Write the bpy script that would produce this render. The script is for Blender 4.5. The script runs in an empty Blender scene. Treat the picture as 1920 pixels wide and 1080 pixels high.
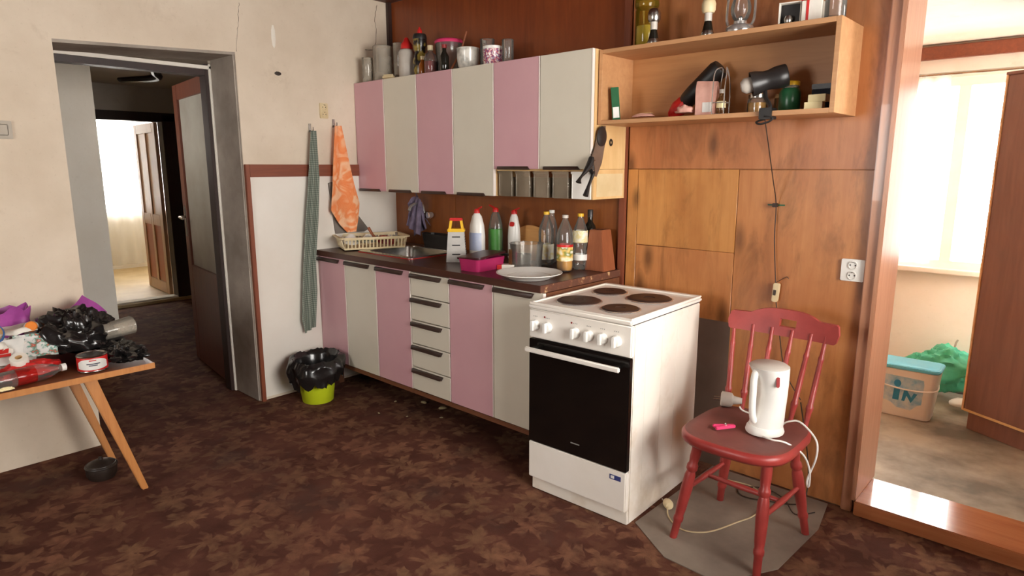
import bpy, bmesh, math, random
from mathutils import Vector, Matrix, noise, Euler
random.seed(7)
S = bpy.context.scene
COL = S.collection
R = math.radians

# ------------------------------------------------------------------ camera, world, light, exposure
cam = bpy.data.objects.new('camera', bpy.data.cameras.new('camera'))
COL.objects.link(cam)
yaw, pitch, FPX = -0.7434, -0.1866, 1207.77
cam.location = (3.6679, -2.7851, 1.4129)
cam.rotation_euler = (math.pi/2 + pitch, 0, -yaw)
cam.data.sensor_fit = 'HORIZONTAL'
cam.data.sensor_width = 36
cam.data.lens = 36*FPX/1920
cam.data.clip_start = 0.05
S.camera = cam

w = bpy.data.worlds.new('overcast'); S.world = w; w.use_nodes = True
bg = w.node_tree.nodes['Background']
bg.inputs['Color'].default_value = (1.0, 0.965, 0.915, 1)
bg.inputs['Strength'].default_value = 26.0

def portal(loc, rot, sx, sy):
    l = bpy.data.lights.new('window_portal', 'AREA'); l.shape = 'RECTANGLE'; l.size = sx; l.size_y = sy
    l.cycles.is_portal = True
    o = bpy.data.objects.new('window_portal', l); COL.objects.link(o); o.location = loc; o.rotation_euler = rot
    return o
portal((4.57, -1.4, 1.5), (0, R(90), 0), 1.3, 1.7)       # kitchen window in the right wall
portal((2.65, 2.12, 1.36), (R(-90), 0, 0), 1.9, 1.16)      # window of the side room
portal((4.97, 1.35, 1.3), (0, R(90), 0), 1.4, 1.1)
portal((1.9, -5.07, 1.55), (R(90), 0, 0), 1.0, 1.1)       # unseen window behind the viewer, added as front fill
portal((-1.1, -2.12, 1.65), (R(90), 0, 0), .44, .5)        # unseen window added to brighten the hall   # second window of the side room
portal((-6.27, .45, 1.5), (0, R(-90), 0), 1.5, 1.8)      # window of the room beyond the hall
vs = S.view_settings
vs.view_transform = 'Standard'; vs.look = 'None'; vs.gamma = 1; vs.use_curve_mapping = False
vs.exposure = -0.08

# ------------------------------------------------------------------ materials
def C(r, g, b):
    f = lambda v: (v/255/12.92 if v/255 <= .04045 else ((v/255+.055)/1.055)**2.4)
    return (f(r), f(g), f(b), 1)
MATS = {}
class NT:
    def __init__(s, name):
        s.m = bpy.data.materials.new(name); s.m.use_nodes = True; s.t = s.m.node_tree
        s.p = s.t.nodes['Principled BSDF']; s.o = s.t.nodes['Material Output']
        MATS[name] = s.m
    def n(s, typ, **kw):
        x = s.t.nodes.new(typ)
        for k, v in kw.items(): setattr(x, k, v)
        return x
    def l(s, a, b): s.t.links.new(a, b)
    def coord(s, scale=(1, 1, 1), rot=(0, 0, 0), kind='Object'):
        tc = s.n('ShaderNodeTexCoord'); mp = s.n('ShaderNodeMapping')
        mp.inputs['Scale'].default_value = scale; mp.inputs['Rotation'].default_value = rot
        s.l(tc.outputs[kind], mp.inputs[0]); return mp.outputs[0]
    def noise(s, vec, scale, detail=4, rough=.55, dist=0):
        x = s.n('ShaderNodeTexNoise'); x.inputs['Scale'].default_value = scale; x.inputs['Detail'].default_value = detail
        x.inputs['Roughness'].default_value = rough; x.inputs['Distortion'].default_value = dist
        s.l(vec, x.inputs['Vector']); return x.outputs[0]
    def ramp(s, fac, stops):
        x = s.n('ShaderNodeValToRGB'); e = x.color_ramp.elements
        e[0].position, e[0].color = stops[0]; e[1].position, e[1].color = stops[-1]
        for p_, c_ in stops[1:-1]:
            k = e.new(p_); k.color = c_
        s.l(fac, x.inputs[0]); return x.outputs[0]
    def mix(s, fac, a, b, mode='MIX'):
        x = s.n('ShaderNodeMix', data_type='RGBA', blend_type=mode)
        for sock, v in ((x.inputs[0], fac), (x.inputs[6], a), (x.inputs[7], b)):
            if hasattr(v, 'is_output'): s.l(v, sock)
            else: sock.default_value = v
        return x.outputs[2]
    def math(s, op, a, b=None, c=None):
        x = s.n('ShaderNodeMath', operation=op)
        for i, v in enumerate((a, b, c)):
            if v is None: continue
            if hasattr(v, 'is_output'): s.l(v, x.inputs[i])
            else: x.inputs[i].default_value = v
        return x.outputs[0]
    def bump(s, h, strength=.2, dist=.01):
        x = s.n('ShaderNodeBump'); x.inputs['Strength'].default_value = strength; x.inputs['Distance'].default_value = dist
        s.l(h, x.inputs['Height']); s.l(x.outputs[0], s.p.inputs['Normal'])
    def col(s, c):
        if hasattr(c, 'is_output'): s.l(c, s.p.inputs['Base Color'])
        else: s.p.inputs['Base Color'].default_value = c
    def set(s, **kw):
        for k, v in kw.items():
            s.p.inputs[{'rough': 'Roughness', 'metal': 'Metallic', 'trans': 'Transmission Weight', 'ior': 'IOR', 'alpha': 'Alpha',
                        'coat': 'Coat Weight', 'spec': 'Specular IOR Level', 'sheen': 'Sheen Weight', 'sub': 'Subsurface Weight'}[k]].default_value = v

def plain(name, c, c2=None, rough=.5, metal=0, scale=8, bump=0, stretch=(1, 1, 1), lo=.35, hi=.7, bscale=40, **kw):
    t = NT(name); t.set(rough=rough, metal=metal, **kw)
    v = t.coord(stretch)
    if c2 is None: c2 = tuple(x*.82 for x in c[:3])+(1,)
    t.col(t.ramp(t.noise(v, scale, 5, .6), [(lo, c), (hi, c2)]))
    if bump: t.bump(t.noise(v, bscale, 3), bump, .004)
    return t.m
def wood(name, c, c2, axis='z', scale=3, rough=.45, blotch=None, knots=0, bump=.08, coat=0):
    t = NT(name); t.set(rough=rough, coat=coat)
    st = {'x': (.12, 1.6, 1.6), 'y': (1.6, .12, 1.6), 'z': (1.6, 1.6, .12)}[axis]
    v = t.coord(st)
    g = t.noise(v, scale*9, 6, .65, .6)
    colr = t.ramp(g, [(.3, c), (.72, c2)])
    v2 = t.coord((1, 1, .6))
    if blotch:
        b = t.ramp(t.noise(v2, 3.2, 4, .6), [(.42, (0, 0, 0, 1)), (.68, (1, 1, 1, 1))])
        colr = t.mix(t.math('MULTIPLY', b, .75), colr, blotch)
    if knots:
        vk = t.coord((1, 1, .4), (R(90), 0, 0))
        k = t.n('ShaderNodeTexVoronoi', voronoi_dimensions='2D'); k.inputs['Scale'].default_value = knots; t.l(vk, k.inputs['Vector'])
        kk = t.ramp(k.outputs['Distance'], [(.04, (1, 1, 1, 1)), (.17, (0, 0, 0, 1))])
        sel = t.ramp(t.noise(vk, knots*.6, 1), [(.42, (0, 0, 0, 1)), (.5, (1, 1, 1, 1))])
        wv = t.ramp(t.noise(t.coord((3.2, 1, .9)), 2.4, 5, .7, .5), [(.50, (0, 0, 0, 1)), (.70, (1, 1, 1, 1))])
        colr = t.mix(t.math('MULTIPLY', wv, .7), colr, tuple(x*.45 for x in c2[:3])+(1,))
        colr = t.mix(t.math('MULTIPLY', t.math('MULTIPLY', kk, sel), .8), colr, tuple(x*.28 for x in c2[:3])+(1,))
    t.col(colr)
    if bump: t.bump(g, bump, .003)
    return t.m
def thin_glass(name, tint=(.93, .95, .94, 1), dust=.06, dustc=(.6, .57, .52, 1), rough=.06):
    t = NT(name); t.t.nodes.remove(t.p)
    tr = t.n('ShaderNodeBsdfTransparent'); tr.inputs[0].default_value = tint
    gl = t.n('ShaderNodeBsdfGlossy'); gl.inputs['Roughness'].default_value = rough
    fr = t.n('ShaderNodeFresnel'); fr.inputs[0].default_value = 1.5
    m1 = t.n('ShaderNodeMixShader'); t.l(fr.outputs[0], m1.inputs[0]); t.l(tr.outputs[0], m1.inputs[1]); t.l(gl.outputs[0], m1.inputs[2])
    df = t.n('ShaderNodeBsdfDiffuse'); df.inputs[0].default_value = dustc
    m2 = t.n('ShaderNodeMixShader')
    d = t.ramp(t.noise(t.coord(), 9, 2), [(.3, (dust*.6,)*3+(1,)), (.75, (min(1, dust*1.5),)*3+(1,))])
    t.l(d, m2.inputs[0]); t.l(m1.outputs[0], m2.inputs[1]); t.l(df.outputs[0], m2.inputs[2]); t.l(m2.outputs[0], t.o.inputs[0])
    return t.m

def make_carpet():
    t = NT('carpet'); t.set(rough=.95, spec=.15)
    base = t.coord((1, 1, 0))
    wob = t.n('ShaderNodeTexNoise'); wob.inputs['Scale'].default_value = 9; t.l(base, wob.inputs['Vector'])
    sub = t.n('ShaderNodeVectorMath', operation='SUBTRACT'); t.l(wob.outputs[1], sub.inputs[0]); sub.inputs[1].default_value = (.5, .5, .5)
    sc = t.n('ShaderNodeVectorMath', operation='SCALE'); t.l(sub.outputs[0], sc.inputs[0]); sc.inputs['Scale'].default_value = .10
    ad = t.n('ShaderNodeVectorMath', operation='ADD'); t.l(base, ad.inputs[0]); t.l(sc.outputs[0], ad.inputs[1])
    def leaf(cells, lobes, size, off):
        mp = t.n('ShaderNodeMapping'); mp.inputs['Scale'].default_value = (cells, cells, 1); mp.inputs['Location'].default_value = (off, off*.7, 0)
        t.l(ad.outputs[0], mp.inputs[0])
        v = t.n('ShaderNodeTexVoronoi', voronoi_dimensions='2D'); v.inputs['Scale'].default_value = 1; v.inputs['Randomness'].default_value = .75
        t.l(mp.outputs[0], v.inputs['Vector'])
        d = t.n('ShaderNodeVectorMath', operation='SUBTRACT'); t.l(mp.outputs[0], d.inputs[0]); t.l(v.outputs['Position'], d.inputs[1])
        q = t.n('ShaderNodeSeparateXYZ'); t.l(d.outputs[0], q.inputs[0])
        sp = t.n('ShaderNodeSeparateColor'); t.l(v.outputs['Color'], sp.inputs[0])
        ang = t.math('ADD', t.math('ARCTAN2', q.outputs[1], q.outputs[0]), t.math('MULTIPLY', sp.outputs[0], 6.283))
        c1 = t.math('MULTIPLY', t.math('COSINE', t.math('MULTIPLY', ang, lobes)), .15)
        c2 = t.math('MULTIPLY', t.math('COSINE', t.math('MULTIPLY', ang, lobes*3+1)), .05)
        c3 = t.math('MULTIPLY', t.math('COSINE', ang), .1)
        rim = t.math('ADD', t.math('ADD', size, c1), t.math('ADD', c2, c3))
        rr = t.math('SQRT', t.math('ADD', t.math('MULTIPLY', q.outputs[0], q.outputs[0]), t.math('MULTIPLY', q.outputs[1], q.outputs[1])))
        dd = t.math('SUBTRACT', rim, rr)
        mr = t.n('ShaderNodeMapRange'); t.l(dd, mr.inputs[0]); mr.inputs[1].default_value = -.05; mr.inputs[2].default_value = .06
        return mr.outputs[0]
    a = leaf(5.6, 5, .36, .3); b = leaf(8.5, 4, .32, 3.7)
    brk = t.ramp(t.noise(base, 18, 5), [(.3, (.1, .1, .1, 1)), (.62, (1, 1, 1, 1))])
    zone = t.ramp(t.noise(base, 1.1, 3), [(.35, (.35, .35, .35, 1)), (.6, (1, 1, 1, 1))])
    big = t.ramp(t.noise(base, 2.3, 2), [(.35, C(148, 114, 82)), (.65, C(146, 100, 76))])
    dark = t.ramp(t.noise(base, 5, 4), [(.35, C(76, 43, 33)), (.7, C(98, 60, 47))])
    m1 = t.mix(t.math('MULTIPLY', t.math('MULTIPLY', b, .45), brk), dark, C(116, 78, 58))
    m2 = t.mix(t.math('MULTIPLY', t.math('MULTIPLY', t.math('MULTIPLY', a, .62), brk), zone), m1, big)
    dirt = t.ramp(t.noise(base, 1.7, 5, .65), [(.56, (0, 0, 0, 1)), (.76, (1, 1, 1, 1))])
    m3 = t.mix(t.math('MULTIPLY', dirt, .6), m2, C(74, 64, 57))
    t.col(m3); t.bump(t.noise(base, 260, 2), .5, .006)
    return t.m
make_carpet()
# plaster with stains
def plaster(name, c, c2, c3, sc=1.6, rough=.9):
    t = NT(name); t.set(rough=rough, spec=.2); v = t.coord()
    a = t.ramp(t.noise(v, sc, 6, .6), [(.35, c), (.68, c2)])
    s_ = t.ramp(t.noise(v, sc*2.7, 6, .7, .4), [(.60, (0, 0, 0, 1)), (.80, (1, 1, 1, 1))])
    fine = t.ramp(t.noise(v, 60, 3), [(.62, (0, 0, 0, 1)), (.78, (1, 1, 1, 1))])
    k = t.mix(t.math('MULTIPLY', s_, .45), a, c3)
    k = t.mix(t.math('MULTIPLY', fine, .25), k, c3)
    t.col(k); t.bump(t.noise(v, 35, 5), .25, .004); return t.m
plaster('plaster', C(228, 213, 193), C(210, 193, 171), C(174, 152, 128))
plaster('plaster_grey', C(206, 197, 186), C(186, 176, 165), C(150, 138, 126), 1.2)
plaster('plaster_grime', C(176, 165, 153), C(146, 135, 124), C(110, 98, 88), 4)
plaster('plaster_pale', C(243, 237, 226), C(232, 224, 210), C(200, 186, 166))
plain('panel_white', C(240, 234, 224), C(228, 219, 206), .35, scale=2, lo=.3, hi=.8)
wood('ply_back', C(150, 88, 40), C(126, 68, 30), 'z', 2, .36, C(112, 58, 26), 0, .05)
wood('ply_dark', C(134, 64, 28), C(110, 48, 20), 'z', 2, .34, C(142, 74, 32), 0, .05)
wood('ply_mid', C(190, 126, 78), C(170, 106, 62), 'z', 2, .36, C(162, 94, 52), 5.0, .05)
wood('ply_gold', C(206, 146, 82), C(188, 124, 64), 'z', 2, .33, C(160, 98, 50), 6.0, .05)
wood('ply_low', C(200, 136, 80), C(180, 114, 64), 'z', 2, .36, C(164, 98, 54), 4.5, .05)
wood('trim_red', C(138, 74, 48), C(118, 60, 40), 'y', 3, .45)
wood('trim_redz', C(142, 78, 50), C(122, 62, 42), 'z', 3, .42)
wood('casing', C(194, 140, 108), C(176, 120, 88), 'z', 2.5, .3, coat=.2)
wood('sill', C(186, 118, 76), C(162, 96, 58), 'x', 2.5, .16, coat=.5)
wood('door_brown', C(126, 70, 50), C(102, 54, 40), 'z', 2.5, .4)
wood('door_dark', C(56, 34, 28), C(42, 26, 22), 'z', 2.5, .5)
wood('door_tan', C(206, 164, 124), C(184, 140, 100), 'z', 2.5, .35)
wood('door_orange', C(184, 92, 40), C(160, 76, 32), 'z', 2.5, .35)
wood('ceiling_wood', C(96, 48, 26), C(74, 34, 18), 'x', 2, .5)
wood('worktop', C(84, 46, 34), C(62, 32, 24), 'x', 3, .32, C(70, 44, 36))
wood('shelf_wood', C(200, 150, 104), C(184, 132, 88), 'x', 2.5, .45)
wood('shelf_back', C(188, 134, 84), C(172, 118, 70), 'x', 2.5, .45)
wood('cab_wood', C(228, 196, 142), C(212, 176, 120), 'z', 2.2, .5, C(206, 160, 104))
wood('cab_brown', C(120, 72, 44), C(92, 54, 34), 'x', 3, .6)
wood('leg_oak', C(200, 136, 76), C(182, 116, 60), 'z', 3, .4)
wood('table_top', C(126, 74, 44), C(104, 58, 34), 'y', 3, .35)
wood('board_wood', C(222, 168, 104), C(204, 146, 84), 'x', 4, .5)
wood('block_wood', C(152, 88, 54), C(132, 72, 42), 'z', 4, .5)
wood('wardrobe_brown', C(138, 98, 84), C(120, 84, 72), 'z', 2, .4)
plain('pink', C(214, 168, 174), C(204, 156, 164), .32, scale=1.5)
plain('cream', C(222, 215, 198), C(212, 204, 186), .32, scale=1.5)
plain('edge_lit_white', C(244, 232, 222), None, .4, scale=3)
plain('handle_dark', C(48, 30, 24), C(62, 42, 34), .35, scale=20)
plain('enamel', C(242, 236, 228), C(232, 224, 212), .2, scale=4, lo=.3, hi=.8)
plain('enamel_dirty', C(236, 228, 216), C(206, 188, 162), .3, scale=6, lo=.5, hi=.85)
plain('hotplate', C(72, 50, 42), C(52, 38, 34), .45, metal=.3, scale=14)
plain('grater_steel', C(196, 192, 186), C(170, 166, 160), .45, metal=.5, scale=10)
plain('steel', C(190, 186, 180), C(160, 156, 150), .25, metal=1, scale=10)
plain('chrome', C(226, 224, 220), None, .2, metal=.75)
plain('black_glass', C(14, 11, 10), C(22, 17, 15), .12, scale=2)
plain('black', C(22, 20, 20), C(34, 30, 28), .45, scale=12)
plain('black_metal', C(36, 33, 33), C(48, 44, 42), .35, scale=12)
plain('bag_black', C(24, 22, 22), C(34, 31, 30), .22, scale=6, coat=.3)
plain('bag_purple', C(178, 84, 164), C(140, 58, 132), .35, scale=9)
plain('red_paint', C(164, 62, 56), C(140, 46, 42), .38, scale=9)
plain('seat_dusty', C(128, 74, 66), C(108, 58, 50), .6, scale=5)
plain('lime', C(204, 220, 40), C(192, 208, 34), .35, scale=3)
plain('white_plastic', C(240, 238, 232), C(230, 226, 218), .3, scale=4)
plain('ivory_plastic', C(226, 208, 168), C(206, 184, 140), .45, scale=5)
plain('grey_plastic', C(200, 192, 182), C(182, 172, 160), .4, scale=6)
plain('red', C(206, 38, 34), C(180, 28, 28), .4)
plain('red_dark', C(140, 30, 32), None, .4)
plain('orange', C(232, 132, 30), C(216, 110, 22), .45)
plain('yellow', C(236, 190, 44), C(222, 170, 30), .4)
plain('pale_yellow', C(252, 238, 190), C(244, 226, 168), .6)
plain('green', C(74, 140, 60), C(58, 116, 46), .35)
plain('green_deep', C(40, 100, 62), C(28, 78, 46), .3)
plain('teal_bag', C(90, 206, 172), C(64, 176, 146), .35, scale=9)
plain('magenta', C(176, 44, 96), C(154, 34, 82), .35)
plain('hot_pink', C(222, 62, 112), None, .4)
plain('maroon', C(70, 24, 30), C(54, 18, 22), .35)
plain('blue', C(64, 104, 160), None, .4)
plain('blue_sticker', C(52, 62, 120), None, .4)
plain('sky_blue', C(110, 208, 236), C(96, 196, 228), .35)
plain('tub_blue', C(130, 190, 222), C(228, 236, 236), .4, scale=16, lo=.35, hi=.7)
plain('letter_blue', C(48, 150, 196), C(36, 120, 170), .4)
plain('paper', C(236, 230, 220), C(220, 212, 198), .8, scale=12)
plain('kraft', C(200, 160, 110), C(180, 138, 90), .8)
plain('pink_paper', C(226, 176, 160), C(204, 148, 132), .6, scale=14)
plain('label_white', C(232, 230, 224), None, .5)
plain('label_blue', C(168, 182, 216), C(220, 222, 228), .4, scale=10)
plain('amber', C(150, 84, 24), C(120, 60, 16), .15)
plain('oil', C(196, 146, 60), C(186, 130, 48), .15)
plain('dark_glass', C(28, 26, 20), None, .1)
plain('grey_cloth', C(130, 118, 140), C(86, 76, 96), .95, scale=14)
plain('dark_cloth', C(26, 28, 36), C(38, 40, 48), .95, scale=8)
plain('grey_board', C(124, 116, 108), C(100, 92, 84), .8, scale=5)
plain('patch_grey', C(120, 98, 84), C(100, 82, 70), .7, scale=3)
plain('lino', C(142, 128, 114), C(116, 102, 90), .7, scale=4, bump=.15)
plain('room_floor', C(178, 164, 144), C(112, 101, 86), .75, scale=2.6, bump=.15, lo=.38, hi=.66)
plain('pale_floor', C(214, 190, 146), C(186, 156, 106), .6, scale=3)
plain('cord_beige', C(206, 184, 144), None, .5)
plain('wire_dark', C(58, 42, 34), None, .5)
plain('pot_dark', C(52, 42, 36), C(38, 30, 26), .4)
plain('switch_beige', C(176, 164, 146), None, .5)
plain('crumb', C(190, 170, 130), C(150, 128, 92), .9, scale=30)
plain('crack_dark', C(110, 92, 74), None, .95)
plain('text_dark', C(40, 44, 70), None, .5)
plain('text_grey', C(150, 148, 144), None, .4)
plain('blade', C(150, 134, 120), C(120, 104, 92), .4, metal=.7)
plain('frosted', C(190, 184, 172), C(168, 160, 148), .25, scale=2)
plain('dirty_side', C(236, 196, 150), C(180, 130, 80), .55, scale=6, lo=.4, hi=.75)
thin_glass('glass', (.975, .975, .965, 1), .07, (.7, .66, .6, 1))
thin_glass('glass_dusty', (.95, .93, .9, 1), .3, (.66, .6, .5, 1))
thin_glass('spice_clear', (.97, .94, .9, 1), .12, (.8, .66, .48, 1))
thin_glass('glass_pane', (.98, .98, .98, 1), .01)
thin_glass('plastic_clear', (.97, .96, .94, 1), .09, rough=.15)
thin_glass('plastic_red', (.85, .3, .26, 1), .35, C(190, 40, 36), .15)
thin_glass('plastic_amber', (.85, .7, .5, 1), .2, C(150, 110, 70), .15)
thin_glass('plastic_green', (.45, .75, .35, 1), .35, C(90, 150, 60), .15)
thin_glass('glass_yellow', (.8, .74, .35, 1), .3, C(150, 124, 40))
# sheer curtain: light passes through thin cloth
def sheer(name, c, tr):
    t = NT(name); t.t.nodes.remove(t.p)
    d = t.n('ShaderNodeBsdfDiffuse'); d.inputs[0].default_value = c
    l_ = t.n('ShaderNodeBsdfTranslucent'); l_.inputs[0].default_value = c
    x = t.n('ShaderNodeBsdfTransparent')
    m1 = t.n('ShaderNodeMixShader'); m1.inputs[0].default_value = .6; t.l(d.outputs[0], m1.inputs[1]); t.l(l_.outputs[0], m1.inputs[2])
    m2 = t.n('ShaderNodeMixShader'); m2.inputs[0].default_value = tr; t.l(m1.outputs[0], m2.inputs[1]); t.l(x.outputs[0], m2.inputs[2])
    t.l(m2.outputs[0], t.o.inputs[0])
sheer('sheer', (.9, .88, .82, 1), .5)
# towels
def make_towels():
    t = NT('towel_green'); t.set(rough=.95, spec=.1); v = t.coord()
    q = t.n('ShaderNodeSeparateXYZ'); t.l(v, q.inputs[0])
    a = t.math('SINE', t.math('MULTIPLY', q.outputs[1], 620)); b = t.math('SINE', t.math('MULTIPLY', q.outputs[2], 480))
    s_ = t.math('MULTIPLY_ADD', t.math('ADD', a, b), .25, .5)
    t.col(t.ramp(s_, [(.1, C(100, 108, 98)), (.5, C(122, 130, 118)), (.9, C(154, 158, 146))])); t.bump(t.noise(v, 200, 2), .4, .003)
    t = NT('towel_orange'); t.set(rough=.95, spec=.1); v = t.coord()
    n_ = t.noise(v, 9, 2, .45, 1.2)
    t.col(t.ramp(n_, [(.38, C(244, 192, 152)), (.48, C(240, 150, 98)), (.58, C(238, 140, 86)), (.68, C(244, 190, 150))])); t.bump(t.noise(v, 200, 2), .5, .004)
    t = NT('mug_floral'); t.set(rough=.25); v = t.coord()
    t.col(t.ramp(t.noise(v, 70, 2), [(.4, C(236, 226, 222)), (.5, C(190, 60, 70)), (.57, C(90, 70, 130)), (.66, C(236, 224, 220))]))
    t = NT('pot_grey'); t.set(rough=.2); v = t.coord()
    t.col(t.ramp(t.noise(v, 20, 2), [(.45, C(226, 222, 212)), (.7, C(160, 158, 150))]))
    t = NT('label_fruit'); t.set(rough=.4); v = t.coord()
    t.col(t.ramp(t.noise(v, 26, 1), [(.38, C(240, 232, 200)), (.5, C(222, 180, 90)), (.6, C(120, 130, 50)), (.68, C(230, 226, 204))]))
    t = NT('label_bev'); t.set(rough=.4); v = t.coord()
    t.col(t.ramp(t.noise(v, 40, 2), [(.4, C(228, 226, 214)), (.6, C(222, 206, 140)), (.7, C(226, 224, 214))]))
    t = NT('bottle_black_yellow'); t.set(rough=.25); v = t.coord()
    t.col(t.ramp(t.noise(v, 22, 1), [(.44, C(26, 22, 20)), (.54, C(150, 128, 56)), (.62, C(130, 110, 46)), (.7, C(30, 26, 22))]))
    t = NT('photo_paper'); t.set(rough=.5); v = t.coord()
    t.col(t.ramp(t.noise(v, 40, 2), [(.45, C(228, 226, 222)), (.55, C(80, 150, 130)), (.63, C(220, 90, 70)), (.7, C(230, 228, 224))]))
    t = NT('worn_edge'); t.set(rough=.7); v = t.coord()
    t.col(t.ramp(t.noise(v, 16, 4, .7), [(.5, C(96, 58, 42)), (.58, C(120, 76, 50)), (.66, C(214, 178, 130))]))
make_towels()

# ------------------------------------------------------------------ mesh helpers
class B:
    def __init__(s): s.v = []; s.f = []; s.mi = []; s.m = 0; s.T = Matrix.Identity(4)
    def add(s, vs, fs):
        o = len(s.v); s.v += [tuple(s.T @ Vector(p)) for p in vs]
        for f in fs: s.f.append(tuple(i+o for i in f)); s.mi.append(s.m)
        return s
    def box(s, x0, x1, y0, y1, z0, z1):
        return s.add([(x0, y0, z0), (x1, y0, z0), (x1, y1, z0), (x0, y1, z0), (x0, y0, z1), (x1, y0, z1), (x1, y1, z1), (x0, y1, z1)],
                     [(0, 3, 2, 1), (4, 5, 6, 7), (0, 1, 5, 4), (1, 2, 6, 5), (2, 3, 7, 6), (3, 0, 4, 7)])
    def lathe(s, prof, seg=24, c=(0, 0, 0), sx=1, sy=1):
        vs = []; rows = []
        for r, z in prof:
            if r < 1e-6: rows.append([len(vs)]); vs.append((c[0], c[1], c[2]+z))
            else:
                rows.append(list(range(len(vs), len(vs)+seg)))
                vs += [(c[0]+sx*r*math.cos(2*math.pi*k/seg), c[1]+sy*r*math.sin(2*math.pi*k/seg), c[2]+z) for k in range(seg)]
        fs = []
        for a, b in zip(rows, rows[1:]):
            for k in range(seg):
                k2 = (k+1) % seg
                if len(a) == 1 and len(b) == 1: continue
                if len(a) == 1: fs.append((a[0], b[k2], b[k]))
                elif len(b) == 1: fs.append((a[k], a[k2], b[0]))
                else: fs.append((a[k], a[k2], b[k2], b[k]))
        return s.add(vs, fs)
    def cyl(s, r, z0, z1, seg=20, c=(0, 0, 0)): return s.lathe([(0, z0), (r, z0), (r, z1), (0, z1)], seg, c)
    def tube(s, path, r, seg=8, closed=False):
        P = [Vector(p) for p in path]; n = len(P)
        rad = r if isinstance(r, (list, tuple)) else [r]*n
        vs = []; up = None
        for i in range(n):
            t = (P[(i+1) % n]-P[i-1]) if closed else (P[min(i+1, n-1)]-P[max(i-1, 0)])
            t.normalize()
            if up is None:
                up = Vector((0, 0, 1)) if abs(t.z) < .9 else Vector((1, 0, 0))
            a = t.cross(up)
            if a.length < 1e-6: a = t.orthogonal()
            a.normalize(); b = a.cross(t).normalized(); up = b
            vs += [tuple(P[i]+rad[i]*(a*math.cos(2*math.pi*k/seg)+b*math.sin(2*math.pi*k/seg))) for k in range(seg)]
        fs = []
        for i in range(n if closed else n-1):
            for k in range(seg):
                k2 = (k+1) % seg; j = (i+1) % n
                fs.append((i*seg+k, i*seg+k2, j*seg+k2, j*seg+k))
        if not closed: fs += [tuple(range(seg))[::-1], tuple(range((n-1)*seg, n*seg))]
        return s.add(vs, fs)
    def prism(s, poly, z0, z1):
        n = len(poly)
        vs = [(x, y, z0) for x, y in poly]+[(x, y, z1) for x, y in poly]
        return s.add(vs, [tuple(range(n))[::-1], tuple(range(n, 2*n))]+[(i, (i+1) % n, (i+1) % n+n, i+n) for i in range(n)])
    def grid(s, fn, nu, nv, close_u=False):
        vs = [fn(i/nu, j/nv) for j in range(nv+1) for i in range(nu+(0 if close_u else 1))]
        W = nu if close_u else nu+1; fs = []
        for j in range(nv):
            for i in range(nu):
                i2 = (i+1) % W
                fs.append((j*W+i, j*W+i2, (j+1)*W+i2, (j+1)*W+i))
        return s.add(vs, fs)
    def build(s, name, mats, parent=None, loc=(0, 0, 0), rot=(0, 0, 0), bevel=0, smooth=None, solid=0, seg=2):
        me = bpy.data.meshes.new(name)
        bm = bmesh.new()
        bv = [bm.verts.new(p) for p in s.v]
        for f, m in zip(s.f, s.mi):
            try: bm.faces.new([bv[i] for i in f]).material_index = m
            except ValueError: pass
        bmesh.ops.recalc_face_normals(bm, faces=bm.faces)
        if solid: bmesh.ops.solidify(bm, geom=list(bm.faces), thickness=solid); bmesh.ops.recalc_face_normals(bm, faces=bm.faces)
        if bevel:
            ed = [e for e in bm.edges if len(e.link_faces) == 2 and e.calc_face_angle(0) > .5]
            bmesh.ops.bevel(bm, geom=ed, offset=bevel, segments=seg, affect='EDGES', clamp_overlap=True)
        bm.to_mesh(me); bm.free()
        for m in ([mats] if isinstance(mats, str) else mats): me.materials.append(MATS[m])
        if smooth is None: smooth = 40
        if smooth:
            for p in me.polygons: p.use_smooth = True
            me.set_sharp_from_angle(angle=R(smooth))
        o = bpy.data.objects.new(name, me); COL.objects.link(o)
        o.location = loc; o.rotation_euler = rot
        if parent: o.parent = parent
        return o
def tag(o, label, cat, group=None):
    o['label'] = label; o['category'] = cat
    if group: o['group'] = group
    return o
def thing(name, label, cat, loc=(0, 0, 0), rz=0, group=None, rot=None):
    o = bpy.data.objects.new(name, None); COL.objects.link(o); o.empty_display_size = .05
    o.location = loc; o.rotation_euler = rot or (0, 0, rz)
    return tag(o, label, cat, group)
def struct(o): o['kind'] = 'structure'; return o
def copy_tree(o, parent=None):
    c = o.copy(); COL.objects.link(c); c.parent = parent
    for ch in o.children: copy_tree(ch, c)
    return c
def boxes(*bs):
    b = B()
    for x in bs: b.box(*x)
    return b
def text(name, body, size, mat, parent, M, extrude=.0004):
    cu = bpy.data.curves.new(name, 'FONT'); cu.body = body; cu.size = size; cu.extrude = extrude; cu.align_x = 'CENTER'; cu.align_y = 'CENTER'
    cu.resolution_u = 3
    tmp = bpy.data.objects.new(name+'_tmp', cu); COL.objects.link(tmp)
    me = bpy.data.meshes.new_from_object(tmp.evaluated_get(bpy.context.evaluated_depsgraph_get()))
    bpy.data.objects.remove(tmp)
    me.materials.clear(); me.materials.append(MATS[mat])
    o = bpy.data.objects.new(name, me); COL.objects.link(o); o.parent = parent; o.matrix_local = M
    return o
FRONT = Matrix.Rotation(R(90), 4, 'X')            # text standing in the xz plane, read from -y
def lerp(a, b, t): return a+(b-a)*t
def pw(pts, t):                                     # piecewise linear over rows of tuples
    x = t*(len(pts)-1); i = min(int(x), len(pts)-2); f = x-i
    return tuple(lerp(a, b, f) for a, b in zip(pts[i], pts[i+1]))
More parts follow.
